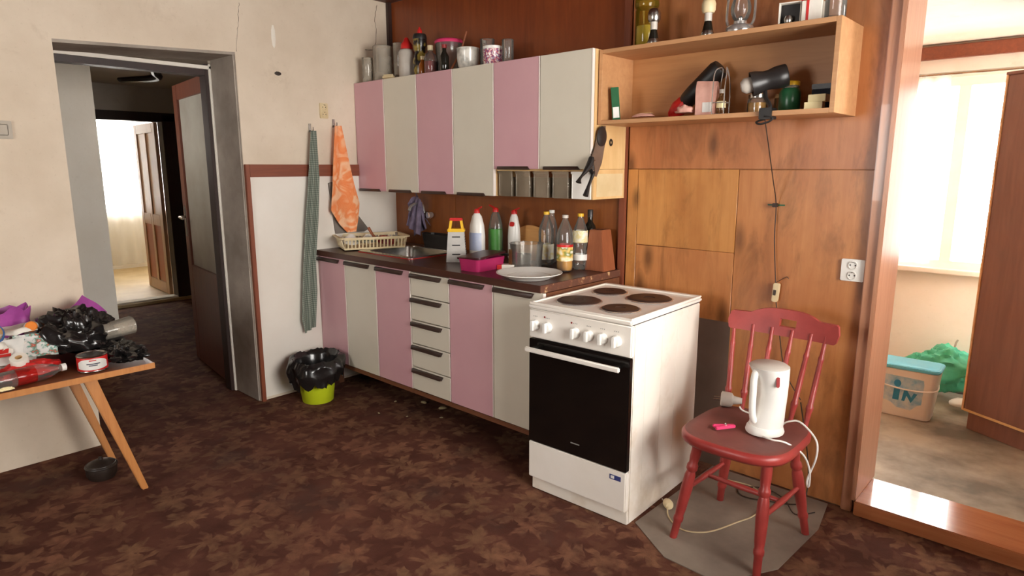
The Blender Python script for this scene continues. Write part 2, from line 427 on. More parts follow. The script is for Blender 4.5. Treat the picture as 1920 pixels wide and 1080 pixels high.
def spline(pts, n=8):
    P = [Vector(p) for p in pts]; out = []
    for i in range(len(P)-1):
        p0, p1, p2, p3 = P[max(i-1, 0)], P[i], P[i+1], P[min(i+2, len(P)-1)]
        for k in range(n):
            t = k/n
            out.append(.5*((2*p1)+(p2-p0)*t+(2*p0-5*p1+4*p2-p3)*t*t+(3*p1-p0-3*p2+p3)*t**3))
    out.append(P[-1]); return out
def rrect(w, h, r, n=5, cx=0, cy=0):
    out = []
    for sx, sy, a0 in ((1, 1, 0), (-1, 1, 90), (-1, -1, 180), (1, -1, 270)):
        for k in range(n+1):
            a = R(a0+90*k/n); out.append((cx+sx*(w/2-r)+r*math.cos(a), cy+sy*(h/2-r)+r*math.sin(a)))
    return out
def blob(b, rx, ry, rz, seed, amp=.25, freq=3.0, seg=48, rows=28, c=(0, 0, 0), flat=0.0, ridge=True):
    def fn(u, v):
        th = 2*math.pi*u; ph = math.pi*v
        d = Vector((math.cos(th)*math.sin(ph), math.sin(th)*math.sin(ph), math.cos(ph)))
        q = d*freq+Vector((seed*7.3, seed*3.1, seed))
        n_ = noise.noise(q)*.6
        if ridge:
            n_ += .7*(.35-abs(noise.noise(q*1.9)))+.35*(.3-abs(noise.noise(q*4.1)))
        k = 1+amp*n_*2
        z = d.z*rz*k
        return (c[0]+d.x*rx*k, c[1]+d.y*ry*k, c[2]+max(z, flat))
    return b.grid(fn, seg, rows, True)

# ------------------------------------------------------------------ room shell
ZC = 2.47
struct(boxes((0, 5.0, -5.1, .0, -.1, 0), (-3.55, 0, -3.2, 0, -.1, 0)).build('floor', 'carpet'))
struct(boxes((1.4, 5.3, .0, 2.1, -.1, -.002)).build('floor_side_room', 'room_floor'))
struct(boxes((-6.3, -3.55, -2.6, 1.6, -.1, .03)).build('floor_far_room', 'pale_floor'))
wl = B()
wl.prism([(-.36, -5.1), (0, -5.1), (0, -1.92), (-.36, -1.92)], 0, ZC)
wl.prism([(-.36, -1.065), (0, -1.065), (0, .25), (-.36, .25)], 0, ZC)
wl.add([(-.36, -1.92, 1.99), (0, -1.92, 1.99), (0, -1.065, 2.035), (-.36, -1.065, 2.035), (-.36, -1.92, ZC), (0, -1.92, ZC), (0, -1.065, ZC), (-.36, -1.065, ZC)],
       [(0, 3, 2, 1), (4, 5, 6, 7), (0, 1, 5, 4), (1, 2, 6, 5), (2, 3, 7, 6), (3, 0, 4, 7)])
WL = struct(wl.build('wall_left', 'plaster', smooth=0))
# cracks and a knocked-out hole in the plaster
def crack(pts, r):
    b = B(); P = spline([(0.0004, y, z) for y, z in pts], 5)
    P = [p+Vector((0, random.uniform(-.004, .004), 0)) for p in P]
    b.tube(P, [r*random.uniform(.5, 1.2) for _ in P], 4).build('crack', 'crack_dark', WL)
crack([(-.094, 2.444), (-.115, 2.358), (-.106, 2.277), (-.127, 2.175), (-.15, 2.16), (-.2, 2.155)], .0022)
crack([(-1.02, 2.30), (-1.03, 2.22), (-1.042, 2.144), (-1.059, 2.04)], .0012)
hb = B(); hb.T = Matrix.Translation((.0, -.817, 1.946)) @ Matrix.Rotation(R(90), 4, 'Y')
hb.lathe([(0, .0012), (.012, .0011), (.017, .0004)], 9, sx=.7, sy=1.3); hb.build('plaster_hole', 'pot_dark', WL)
hb = B(); hb.T = Matrix.Translation((.0, -.83, 2.15)) @ Matrix.Rotation(R(90), 4, 'Y')
hb.lathe([(0, .003), (.018, .002), (.03, .0002)], 9, sx=2.2, sy=.45); hb.build('plaster_patch', 'plaster_pale', WL)
struct(boxes((0, 3.04, .012, .25, 0, ZC), (3.04, 3.96, .012, .25, 2.12, ZC), (3.96, 5.0, .012, .25, 0, ZC)).build('wall_back', 'ply_low'))
WB = bpy.data.objects['wall_back']
G = .0012
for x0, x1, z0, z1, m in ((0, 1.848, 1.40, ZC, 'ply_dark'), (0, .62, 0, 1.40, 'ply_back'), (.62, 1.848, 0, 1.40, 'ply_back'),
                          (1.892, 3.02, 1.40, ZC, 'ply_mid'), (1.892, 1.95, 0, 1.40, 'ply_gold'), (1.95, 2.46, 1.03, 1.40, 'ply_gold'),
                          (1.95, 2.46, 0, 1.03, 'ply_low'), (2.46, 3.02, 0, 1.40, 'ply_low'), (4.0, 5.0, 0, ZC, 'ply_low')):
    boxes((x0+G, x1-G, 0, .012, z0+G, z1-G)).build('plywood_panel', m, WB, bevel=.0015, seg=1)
boxes((2.31, 2.465, -.003, 0, 0, .71)).build('repair_board', 'patch_grey', WB)
struct(boxes((1.85, 1.89, -.014, 0, .0, ZC)).build('trim_1', 'trim_redz', bevel=.003))
struct(boxes((0.002, .03, -.028, 0, 1.94, ZC)).build('trim_2', 'door_dark', bevel=.003))
# right and front walls with window openings
struct(boxes((4.5, 4.6, -5.1, -2.25, 0, ZC), (4.5, 4.6, -.55, .0, 0, ZC), (4.5, 4.6, -2.25, -.55, 0, .85), (4.5, 4.6, -2.25, -.55, 2.15, ZC)).build('wall_right', 'plaster'))
struct(boxes((-.36, 1.4, -5.1, -5.0, 0, ZC), (2.4, 4.6, -5.1, -5.0, 0, ZC), (1.4, 2.4, -5.1, -5.0, 0, 1.0), (1.4, 2.4, -5.1, -5.0, 2.1, ZC)).build('wall_front', 'plaster'))
struct(boxes((0, 5.0, -5.1, .01, ZC, ZC+.1)).build('ceiling', 'ceiling_wood'))
def window(n, x0, x1, z0, z1, M, mull=()):
    r = struct(boxes((x0, x1, -.03, .03, z0, z0+.05), (x0, x1, -.03, .03, z1-.05, z1), (x0, x0+.05, -.03, .03, z0+.05, z1-.05), (x1-.05, x1, -.03, .03, z0+.05, z1-.05)).build('window_%d' % n, 'white_plastic'))
    xs = [x0+.05]+list(mull)+[x1-.05]
    for m in mull: boxes((m-.03, m+.03, -.025, .025, z0+.05, z1-.05)).build('mullion', 'white_plastic', r)
    for a, b in zip(xs, xs[1:]): boxes((a, b, -.003, .003, z0+.05, z1-.05)).build('pane', 'glass_pane', r)
    r.matrix_world = M; return r
RZ = lambda d, x, y: Matrix.Translation((x, y, 0)) @ Matrix.Rotation(R(d), 4, 'Z')
window(1, -2.25, -.55, .85, 2.15, RZ(90, 4.55, 0), (-1.4,))
window(5, 1.4, 2.4, 1.0, 2.1, RZ(0, 0, -5.05), (1.9,))  # added window out of view, fills light onto the cabinet fronts
window(6, -1.32, -.88, 1.4, 1.9, RZ(0, 0, -2.05))  # added hall window out of view, brightens the door and walls
# white dado board on the left wall with wooden trims
struct(boxes((0.0005, .012, -1.04, 0, .02, 1.352)).build('wall_panel_left', 'panel_white', bevel=.002))
struct(boxes((0.0005, .022, -1.04, 0, 1.352, 1.424)).build('trim_3', 'trim_red', bevel=.002))
struct(boxes((0.0005, .024, -1.064, -1.04, .0, 1.424)).build('trim_4', 'trim_redz', bevel=.002))
# grimy plaster lining of the doorway and door frame
struct(boxes((-.30, .004, -1.078, -1.0655, 0, 2.03)).build('trim_5', 'plaster_grime', bevel=.006))
tb = B(); tb.add([(-.30, -1.92, 1.978), (.003, -1.92, 1.975), (.003, -1.066, 2.020), (-.30, -1.066, 2.020), (-.30, -1.92, 1.99), (.003, -1.92, 1.99), (.003, -1.066, 2.034), (-.30, -1.066, 2.034)],
       [(0, 3, 2, 1), (4, 5, 6, 7), (0, 1, 5, 4), (1, 2, 6, 5), (2, 3, 7, 6), (3, 0, 4, 7)])
struct(tb.build('trim_6', 'plaster_grime'))
struct(boxes((-.315, -.30, -1.088, -1.068, 0, 2.0), (-.315, -.30, -1.92, -1.068, 1.97, 1.99)).build('trim_7', 'plaster_pale', bevel=.003))
struct(boxes((-.40, -.315, -1.105, -1.066, 0, 2.0), (-.40, -.315, -1.92, -1.105, 1.935, 1.985), (-.40, -.315, -1.92, -1.885, 0, 1.935)).build('trim_8', 'door_dark', bevel=.003))
# hall door, open
hx, hy = -.40, -1.05
D1 = struct(boxes((0, .12, -.018, .018, .01, 1.96), (.72, .82, -.018, .018, .01, 1.96), (.12, .72, -.018, .018, 1.86, 1.96), (.12, .72, -.018, .018, .01, .72)).build('door_1', 'door_brown', bevel=.003))
D1.location = (hx, hy, 0); D1.rotation_euler = (0, 0, math.pi-R(7.5))
boxes((.118, .722, -.004, .004, .718, 1.862)).build('glass_panel', 'frosted', D1)
for s in (1, -1):
    boxes((.75, .79, .018*s-.003, .018*s+.003, .92, 1.14)).build('lock_plate', 'steel', D1, bevel=.001)
    B().tube([(.77, .02*s, 1.06), (.77, .055*s, 1.06), (.755, .062*s, 1.06), (.66, .062*s, 1.055)], .009, 8).build('handle', 'steel', D1)
# hallway
struct(boxes((-1.86, -1.80, -2.0, -1.285, 0, 2.2)).build('wall_hall_side', 'plaster_pale'))
struct(boxes((-3.6, -.36, -.05, .2, 0, 2.2)).build('wall_hall_right', 'plaster_grey'))
struct(boxes((-3.6, -1.32, -2.1, -2.0, 0, 2.2), (-.88, -.36, -2.1, -2.0, 0, 2.2), (-1.32, -.88, -2.1, -2.0, 0, 1.4), (-1.32, -.88, -2.1, -2.0, 1.9, 2.2)).build('wall_hall_left', 'plaster_grey'))
struct(boxes((-3.7, -.36, -3.3, .2, 2.2, 2.3)).build('ceiling_hall', 'plaster_grey'))
struct(boxes((-3.7, -3.6, -2.1, -1.10, 0, 2.3), (-3.7, -3.6, -.12, .25, 0, 2.3), (-3.7, -3.6, -1.10, -.12, 1.93, 2.3)).build('wall_hall_far', 'plaster_grey'))
struct(boxes((-3.72, -3.58, -.205, -.07, 0, 1.93), (-3.72, -3.58, -1.15, -1.07, 0, 1.93), (-3.72, -3.58, -1.15, -.07, 1.86, 1.95)).build('trim_9', 'door_dark', bevel=.004))
struct(boxes((-3.72, -3.58, -1.07, -.205, 0, .045)).build('trim_10', 'plaster_pale', bevel=.004))
# second hall door: four sunk panels
D2 = struct(boxes((0, .10, -.018, .018, 0, 1.83), (.36, .44, -.018, .018, .12, 1.73), (.70, .80, -.018, .018, 0, 1.83), (.10, .70, -.018, .018, 0, .12), (.10, .36, -.018, .018, .74, .86), (.44, .70, -.018, .018, .74, .86), (.10, .70, -.018, .018, 1.73, 1.83)).build('door_2', 'door_tan', bevel=.004))
D2.location = (-3.74, -.215, .035); D2.rotation_euler = (0, 0, math.pi-R(4))
for x0, x1 in ((.10, .36), (.44, .70)):
    boxes((x0, x1, -.008, .008, .12, .74)).build('panel', 'door_orange', D2, bevel=.003)
    boxes((x0, x1, -.008, .008, .86, 1.73)).build('panel', 'door_tan', D2, bevel=.003)
# room beyond the hall
struct(boxes((-6.3, -6.2, -2.6, -.45, 0, 2.5), (-6.3, -6.2, 1.35, 1.7, 0, 2.5), (-6.3, -6.2, -.45, 1.35, 0, .75), (-6.3, -6.2, -.45, 1.35, 2.25, 2.5)).build('wall_far_room_back', 'plaster_pale'))
struct(boxes((-6.3, -3.7, 1.6, 1.7, 0, 2.5), (-6.3, -3.7, -2.7, -2.6, 0, 2.5), (-3.71, -3.70, .2, 1.7, 0, 2.5), (-3.71, -3.70, -2.7, -2.1, 0, 2.5), (-3.71, -3.70, -2.7, 1.7, 2.3, 2.5)).build('wall_far_room_sides', 'plaster_pale'))
struct(boxes((-6.3, -3.6, -2.7, 1.7, 2.5, 2.6)).build('ceiling_far_room', 'plaster_pale'))
window(2, -.45, 1.35, .75, 2.25, RZ(90, -6.25, 0), (.45,))
cu = B().grid(lambda u, v: (-6.05+.03*math.sin(u*60)+.01*math.sin(u*23), -.45+u*1.8, 2.35-v*2.25), 120, 6)
cu.build('window_curtain', 'sheer'); tag(bpy.data.objects['window_curtain'], 'white sheer curtain at the bright window beyond the hall', 'curtain')
B().tube([(-6.05, -.55, 2.36), (-6.05, 1.45, 2.36)], .012).build('curtain_rod', 'steel', bpy.data.objects['window_curtain'])
# side room on the right
struct(boxes((1.4, 1.7, 2.0, 2.1, 0, 2.3), (3.6, 5.3, 2.0, 2.1, 0, 2.3), (1.7, 3.6, 2.0, 2.1, 0, .78), (1.7, 3.6, 2.0, 2.1, 1.94, 2.3)).build('wall_side_room_back', 'plaster_pale'))
struct(boxes((1.4, 1.5, .25, 2.0, 0, 2.3)).build('wall_side_room_left', 'plaster_pale'))
struct(boxes((4.9, 5.0, .25, .8, 0, 2.3), (4.9, 5.0, 1.9, 2.0, 0, 2.3), (4.9, 5.0, .8, 1.9, 0, .6), (4.9, 5.0, .8, 1.9, 2.0, 2.3)).build('wall_side_room_right', 'plaster_pale'))
struct(boxes((1.4, 5.3, .25, 2.1, 2.14, 2.3)).build('ceiling_side_room', 'plaster_pale'))
struct(boxes((1.5, 5.2, 1.955, 2.0, 2.05, 2.125)).build('trim_11', 'trim_red', bevel=.004))
struct(boxes((1.65, 3.65, 1.93, 2.0, .755, .785)).build('trim_12', 'white_plastic', bevel=.004))
struct(boxes((1.5, 5.2, 1.985, 2.0, 0, .07)).build('baseboard_side_room', 'grey_board', bevel=.004))
window(3, 1.7, 3.6, .78, 1.94, RZ(0, 0, 2.05), (2.35, 2.95))
window(4, .8, 1.9, .6, 2.0, RZ(90, 4.95, 0))
# doorway to the side room: casing, lining and sill
struct(boxes((2.998, 3.040, -.024, .0, .0, 2.2), (3.95, 4.0, -.03, .0, .0, 2.2), (3.040, 3.95, -.03, .0, 2.121, 2.2)).build('trim_13', 'casing', bevel=.004))
struct(boxes((3.036, 3.055, -.036, .26, .06, 2.12), (3.945, 3.965, -.03, .26, .06, 2.1), (3.035, 3.965, -.03, .26, 2.1, 2.12)).build('trim_14', 'casing', bevel=.003))
struct(boxes((3.052, 3.95, -.04, .235, .0, .062)).build('trim_15', 'sill', bevel=.004))

# ------------------------------------------------------------------ kitchen cabinets
DW = .3134
def door_leaf(parent, x0, x1, yf, z0, z1, m, handle):
    """door board with a white strip painting its lit right edge and a dark grip strip; handle 'top' or 'bottom'"""
    t = .018
    d = boxes((x0+.002, x1-.007, yf, yf+t, z0, z1)).build('door', m, parent, bevel=.0015, seg=1)
    boxes((x1-.007, x1-.002, yf-.0012, yf+t, z0, z1)).build('edge_strip', 'edge_lit_white', d, bevel=.001, seg=1)  # white edge band stands for light caught on the right edge
    w_ = x1-x0
    b = B()
    if handle == 'top':
        b.add([(x0+.006, yf-.001, z1-.030), (x1-.07, yf-.001, z1-.030), (x1-.055, yf-.001, z1-.006), (x0+.006, yf-.001, z1-.006),
               (x0+.006, yf-.018, z1-.028), (x1-.07, yf-.018, z1-.028), (x1-.055, yf-.014, z1-.007), (x0+.006, yf-.014, z1-.007)],
              [(0, 3, 2, 1), (4, 5, 6, 7), (0, 1, 5, 4), (1, 2, 6, 5), (2, 3, 7, 6), (3, 0, 4, 7)])
    else:
        b.add([(x0+.03, yf-.001, z0-.004), (x1-.06, yf-.001, z0-.004), (x1-.075, yf-.001, z0+.014), (x0+.03, yf-.001, z0+.014),
               (x0+.03, yf-.012, z0-.003), (x1-.06, yf-.012, z0-.003), (x1-.075, yf-.010, z0+.012), (x0+.03, yf-.010, z0+.012)],
              [(0, 3, 2, 1), (4, 5, 6, 7), (0, 1, 5, 4), (1, 2, 6, 5), (2, 3, 7, 6), (3, 0, 4, 7)])
    b.build('handle', 'handle_dark', d, bevel=.0015, seg=1)
    return d
ZB0, ZB1, YB = .194, .858, -.632
def base_unit(name, label, i0, n, cols):
    x0, x1 = i0*DW+.001, (i0+n)*DW-.001
    if i0 == 0: x0 = .013
    t = thing(name, label, 'cabinet', ((x0+x1)/2, -.32, 0), group='base cabinets under the worktop')
    X0, X1 = x0-(x0+x1)/2, x1-(x0+x1)/2
    o = .32
    bd = boxes((X0, X0+.016, YB+.02+o, -.03+o, .165, ZB1), (X1-.016, X1, YB+.02+o, -.03+o, .165, ZB1), (X0+.016, X1-.016, YB+.02+o, -.03+o, .165, .185), (X0+.016, X1-.016, -.036+o, -.03+o, .185, ZB1),
               (X0+.016, X1-.016, YB+.02+o, YB+.10+o, ZB1-.02, ZB1)).build('body', 'cab_brown', t)
    boxes((X0, X1, YB+.004+o, YB+.0195+o, .166, .190)).build('bottom_rail', 'cab_brown', t)
    boxes((X0, X1, -.335+o, -.32+o, .0, .165)).build('plinth', 'handle_dark', t)  # dark board added to give the deep shade under the unit
    for lx in (X0+.03, X1-.03):
        for ly in ((YB+.1, -.07) if lx < 0 and i0 == 0 else (-.07,)): boxes((lx-.018, lx+.018, ly+o-.018, ly+o+.018, 0, .165)).build('leg', 'cab_brown', t, bevel=.002, seg=1)
    for k, c in enumerate(cols):
        a = (i0+k)*DW-(x0+x1)/2
        if i0 == 0 and k == 0: door_leaf(t, X0, a+DW, YB+o, ZB0, ZB1, c, 'top')
        elif c == 'drawers':
            hgt = (ZB1-ZB0)/5
            for q in range(5):
                z0 = ZB0+q*hgt
                door_leaf(t, a, a+DW, YB+o, z0+.002, z0+hgt-.004, 'cream', 'top').name = 'drawer'
        else: door_leaf(t, a, a+DW, YB+o, ZB0, ZB1, c, 'top')
    return t
base_unit('base_cabinet', 'two-door pink and cream base cabinet behind the green bin', 0, 2, ('pink', 'cream'))
base_unit('base_cabinet', 'single-door pink base cabinet left of the drawers', 2, 1, ('pink',))
base_unit('drawer_cabinet', 'cream base cabinet with five drawers and dark grips', 3, 1, ('drawers',))
base_unit('base_cabinet', 'pink and cream base cabinet beside the white cooker', 4, 2, ('pink', 'cream'))

YU, ZU0, ZU1, ZU2 = -.300, 1.258, 1.936, 1.400
def wall_unit(label, i0, n, cols, z0):
    x0, x1 = i0*DW+.001, (i0+n)*DW-.001
    if i0 == 0: x0 = .002
    t = thing('wall_cabinet', label, 'cabinet', ((x0+x1)/2, -.15, z0), group='wall cabinets above the worktop')
    X0, X1 = x0-(x0+x1)/2, x1-(x0+x1)/2; o = .15; H = ZU1-z0
    boxes((X0, X0+.016, YU+.02+o, -.002+o, 0, H), (X1-.016, X1, YU+.02+o, -.002+o, 0, H), (X0+.016, X1-.016, YU+.02+o, -.002+o, 0, .016), (X0+.016, X1-.016, YU+.02+o, -.002+o, H-.016, H), (X0+.016, X1-.016, -.01+o, -.002+o, .016, H-.016)).build('body', 'cab_wood', t)
    for k, c in enumerate(cols):
        a = (i0+k)*DW-(x0+x1)/2
        if i0 == 0 and k == 0: door_leaf(t, X0, a+DW, YU+o, 0, H, c, 'bottom')
        else: door_leaf(t, a, a+DW, YU+o, 0, H, c, 'bottom')
    return t
wall_unit('tall two-door pink and cream wall cabinet against the plaster wall', 0, 2, ('pink', 'cream'), ZU0)
wall_unit('tall two-door pink and cream wall cabinet in the middle of the row', 2, 2, ('pink', 'cream'), ZU0)
wu = wall_unit('shorter pink and cream wall cabinet above the clear spice drawers', 4, 2, ('pink', 'cream'), ZU2)
# spice rack below the short cabinet
sr = thing('spice_rack', 'low rack of clear spice drawers under the short wall cabinet', 'rack', (1.567, -.15, 1.258))
boxes((-.312, .312, -.128, .148, .131, .141)).build('top_board', 'cab_wood', sr)
boxes((.302, .312, -.125, .148, .0, .131)).build('side_board', 'cab_wood', sr)
boxes((.3121, .3131, -.10, .12, .012, .12)).build('side_panel', 'ivory_plastic', sr)
def spice(x0, x1, mat_, edge):
    w2 = (x1-x0)/2; z = .130
    d = boxes((-w2, w2, 0, .004, .0, z), (-w2, -w2+.003, .004, .2, 0, z*.75), (w2-.003, w2, .004, .2, 0, z*.75), (-w2+.003, w2-.003, .004, .2, 0, .003), (-w2+.003, w2-.003, .197, .2, .003, z*.75)).build('drawer', mat_, sr, ((x0+x1)/2-1.567, -.279+.15, .0005), bevel=.001, seg=1)
    boxes((-w2, w2, -.014, 0, z-.012, z)).build('grip', mat_, d, bevel=.003)
    for e in (-w2, w2-.004): boxes((e, e+.004, -.003, .001, .002, z-.012)).build('edge_highlight', edge, d, bevel=.001, seg=1)  # pale strips painting the highlights along the drawer's front corners
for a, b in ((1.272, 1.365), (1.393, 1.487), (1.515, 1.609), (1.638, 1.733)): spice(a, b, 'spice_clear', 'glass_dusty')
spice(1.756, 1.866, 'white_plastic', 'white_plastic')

# worktop with sink cut-out
WT = thing('worktop', 'dark brown laminate worktop with worn right end', 'worktop', (.94, -.32, .861))
wtb = B(); ZW = .895; o_ = (-.94, .32)
def wbx(b, x0, x1, y0, y1, z0, z1): b.box(x0+o_[0], x1+o_[0], y0+o_[1], y1+o_[1], z0-.861, z1-.861)
for q in ((.013, .30, -.645, -.001), (.30, .785, -.645, -.505), (.30, .785, -.105, -.001), (.785, 1.866, -.645, -.001)): wbx(wtb, *q, .861, ZW)
wtb.build('slab', 'worktop', WT)
eb = B(); wbx(eb, 1.866, 1.872, -.645, -.001, .8605, .894); eb.build('worn_end', 'worn_edge', WT)
sk = thing('kitchen_sink', 'stainless steel sink set into the worktop with red seal', 'sink', (.5425, -.305, ZW))
def ring(b, w, h, iw, ih, z0, z1):
    A = rrect(w, h, .03, 4); I = rrect(iw, ih, .05, 4); n = len(A)
    vs = [(x, y, z1) for x, y in A]+[(x, y, z1) for x, y in I]+[(x, y, z0) for x, y in A]+[(x, y, z0) for x, y in I]
    fs = []
    for i in range(n):
        j = (i+1) % n
        fs += [(i, j, n+j, n+i), (2*n+i, 3*n+i, 3*n+j, 2*n+j), (i, 2*n+i, 2*n+j, j), (n+i, n+j, 3*n+j, 3*n+i)]
    return b.add(vs, fs)
ring(B(), .52, .43, .44, .34, .0025, .006).build('rim', 'steel', sk, bevel=.001)
ring(B(), .53, .44, .48, .38, .0003, .003).build('seal', 'red', sk)
bw = B(); I = rrect(.44, .34, .05, 4); J = rrect(.38, .28, .05, 4); n = len(I)
bw.add([(x, y, .003) for x, y in I]+[(x, y, -.15) for x, y in J], [(i, (i+1) % n, n+(i+1) % n, n+i) for i in range(n)]+[tuple(range(n, 2*n))])
bw.build('basin', 'steel', sk)
B().cyl(.03, -.149, -.147, 20).build('drain', 'black', sk)

# open shelf to the right of the wall cabinets
SX0, SX1, SZ0, SZ1, SD = 1.886, 2.907, 1.602, 1.930, .262
sh = thing('wall_shelf', 'open light wooden wall shelf box beside the wall cabinets', 'shelf', ((SX0+SX1)/2, -SD/2, SZ0))
a = (SX1-SX0)/2; H = SZ1-SZ0; h2 = SD/2
boxes((-a+.018, a-.018, -h2, h2-.001, 0, .018)).build('bottom_board', 'shelf_wood', sh, bevel=.001, seg=1)
boxes((-a+.018, a-.018, -h2, h2-.001, H-.018, H)).build('top_board', 'shelf_wood', sh, bevel=.001, seg=1)
boxes((-a, -a+.018, -h2, h2-.001, 0, H)).build('side_board', 'shelf_wood', sh, bevel=.001, seg=1)
boxes((a-.018, a, -h2, h2-.001, 0, H)).build('side_board', 'shelf_wood', sh, bevel=.001, seg=1)
boxes((-a+.018, a-.018, h2-.006, h2-.001, .018, H-.018)).build('back_board', 'shelf_back', sh)
ST = SZ1; SI = SZ0+.018

# ------------------------------------------------------------------ cooker
ck = thing('electric_cooker', 'white free-standing electric cooker with four hotplates', 'cooker', (2.158, -.468, 0), rz=.0304)
W2, D2_ = .25, .30
boxes((-W2+.004, W2-.004, -D2_+.028, D2_-.01, .0, .822)).build('body', 'enamel_dirty', ck, bevel=.004)
hbm = B(); hbm.box(-W2, W2, -D2_-.004, D2_, .826, .846)
hbm.build('hob', 'enamel', ck, bevel=.006, seg=3)
rimb = B()
for q in ((-W2+.002, W2-.002, -D2_, -D2_+.014), (-W2+.002, W2-.002, D2_-.03, D2_-.002), (-W2+.002, -W2+.014, -D2_+.014, D2_-.03), (W2-.014, W2-.002, -D2_+.014, D2_-.03)): rimb.box(*q, .846, .852)
rimb.build('hob_rim', 'enamel', ck, bevel=.002)
boxes((-W2+.006, W2-.006, -D2_+.02, D2_-.012, .822, .826)).build('hob_gap', 'black', ck)
for i, (px, py, r) in enumerate(((-.108, -.135, .092), (-.115, .12, .074), (.110, -.155, .074), (.098, .100, .094))):
    pl = B().lathe([(0, .852), (r*.25, .852), (r*.27, .854), (r*.6, .8545), (r*.95, .8545), (r, .851), (r, .847), (0, .847)], 40, (px, py, 0)).build('hotplate', 'hotplate', ck)
    B().lathe([(r+.001, .8465), (r+.002, .850), (r+.008, .849), (r+.010, .8465)], 40, (px, py, 0)).build('trim_ring', 'chrome', pl)
cpn = boxes((-W2+.001, W2-.001, -D2_+.001, -D2_+.027, .70, .823)).build('control_panel', 'enamel', ck, bevel=.005, seg=3)
for kx in (-.212, -.147, -.008, .058, .122, .185):
    kb = B(); kb.T = Matrix.Translation((kx, -D2_+.001, .757)) @ Matrix.Rotation(R(90), 4, 'X')
    kb.lathe([(0, 0), (.023, 0), (.023, .006), (.020, .018), (.018, .020), (0, .020)], 24); kb.box(-.0065, .0065, -.021, .021, .012, .032)
    kb.build('knob', 'white_plastic', cpn, bevel=.0012, seg=1)
for kx, kz in ((-.165, .797), (-.028, .795)):
    kb = B(); kb.T = Matrix.Translation((kx, -D2_+.0015, kz)) @ Matrix.Rotation(R(90), 4, 'X'); kb.cyl(.004, 0, .002, 12); kb.build('indicator_lamp', 'red_dark', cpn)
for i, kx in enumerate((-.212, -.147, -.008, .058, .122, .185)):
    for k in range(3): boxes((kx-.012+k*.008, kx-.009+k*.008, -D2_+.0003, -D2_+.001, .792, .796)).build('dial_mark', 'text_grey', cpn)
od = boxes((-W2+.002, W2-.006, -D2_, -D2_+.027, .232, .694)).build('oven_door', 'black_glass', ck, bevel=.003)
hb = B(); hb.box(-.235, .225, -D2_-.048, -D2_-.034, .648, .668); hb.build('handle', 'enamel', od, bevel=.004, seg=3)
for hx_ in (-.205, .195): boxes((hx_-.012, hx_+.012, -D2_-.036, -D2_, .651, .665)).build('handle_bracket', 'steel', od, bevel=.002)
for k in range(7): boxes((-.022+k*.0065, -.017+k*.0065, -D2_-.0008, -D2_, .282, .2865)).build('brand_letter', 'text_grey', od)
dr = boxes((-W2+.002, W2-.006, -D2_+.001, -D2_+.027, .062, .228)).build('storage_drawer', 'enamel', ck, bevel=.004)
st = boxes((.170, .222, -D2_+.0002, -D2_+.001, .188, .208)).build('energy_sticker', 'blue_sticker', dr)
boxes((.176, .192, -D2_-.0004, -D2_+.0004, .192, .204)).build('sticker_mark', 'label_white', dr)
boxes((-W2+.012, W2-.004, -D2_+.016, -D2_+.03, .004, .060)).build('kick_plate', 'enamel_dirty', ck, bevel=.002)
for k in range(3): boxes((W2-.0045, W2-.0032, -.18+k*.13, -.176+k*.13, .10, .74)).build('side_rib', 'enamel_dirty', ck)

# ------------------------------------------------------------------ red chair
ch = thing('wooden_chair', 'red painted wooden spindle-back chair carrying a kettle', 'chair', (2.785, -.50, 0))
cx0, cy0 = 2.785, -.50
def seat_fn():
    b = B(); out = []
    n = 48
    pts = []
    for k in range(n):
        a = 2*math.pi*k/n; c, s = math.cos(a), math.sin(a); e = .45
        w = .200 if s < 0 else .20
        x = w*math.copysign(abs(c)**e, c)*(1-.10*max(s, 0)); y = .20*math.copysign(abs(s)**e, s)-.03-.03*(s < 0)*(1-abs(c))
        pts.append((x, y))
    prof = [(0, .452), (.45, .450), (.8, .455), (.95, .458), (1, .448), (1, .43), (.96, .418), (.8, .412), (0, .412)]
    rows = []
    vs = []
    for r, z in prof:
        if r == 0: rows.append([len(vs)]); vs.append((0, -.03, z))
        else: rows.append(list(range(len(vs), len(vs)+n))); vs += [(x*r, (y+.03)*r-.03, z) for x, y in pts]
    fs = []; 
    for i, (a, c) in enumerate(zip(rows, rows[1:])):
        for k in range(n):
            k2 = (k+1) % n
            if len(a) == 1: fs.append((a[0], c[k], c[k2]))
            elif len(c) == 1: fs.append((a[k], c[0], a[k2]))
            else: fs.append((a[k], c[k], c[k2], a[k2]))
    b.add(vs, fs); b.mi = [0 if i < n*3 else 1 for i in range(len(fs))]
    return b
seat_fn().build('seat', ['seat_dusty', 'red_paint'], ch, smooth=60)
def turned(p0, p1, radii, seg=12):
    p0, p1 = Vector(p0), Vector(p1); n = len(radii)
    return B().tube([p0.lerp(p1, t) for t, _ in radii], [r for _, r in radii], seg)
LEGR = [(0, .020), (.18, .019), (.24, .016), (.26, .021), (.30, .021), (.32, .016), (.36, .020), (.5, .022), (.7, .019), (.76, .016), (.78, .019), (.81, .019), (.83, .015), (1, .014)]
legs = {}
for nm, tx, ty, fx, fy in (('fl', -.13, -.145, -.196, -.19), ('fr', .125, -.15, .137, -.205), ('bl', -.12, .10, -.188, .203), ('br', .12, .10, .174, .18)):
    tp, ft = (tx, ty, .415), (fx, fy, .0)
    if nm in ('fl', 'bl'): ft = (fx, fy, 0)
    turned(tp, ft, LEGR).build('leg', 'red_paint', ch); legs[nm] = (Vector(tp), Vector(ft))
P = lambda l, t: legs[l][0].lerp(legs[l][1], t)
SR = [(0, .008), (.3, .010), (.5, .012), (.7, .010), (1, .008)]
turned(P('fl', .5), P('bl', .5), SR).build('stretcher', 'red_paint', ch)
turned(P('fr', .5), P('br', .5), SR).build('stretcher', 'red_paint', ch)
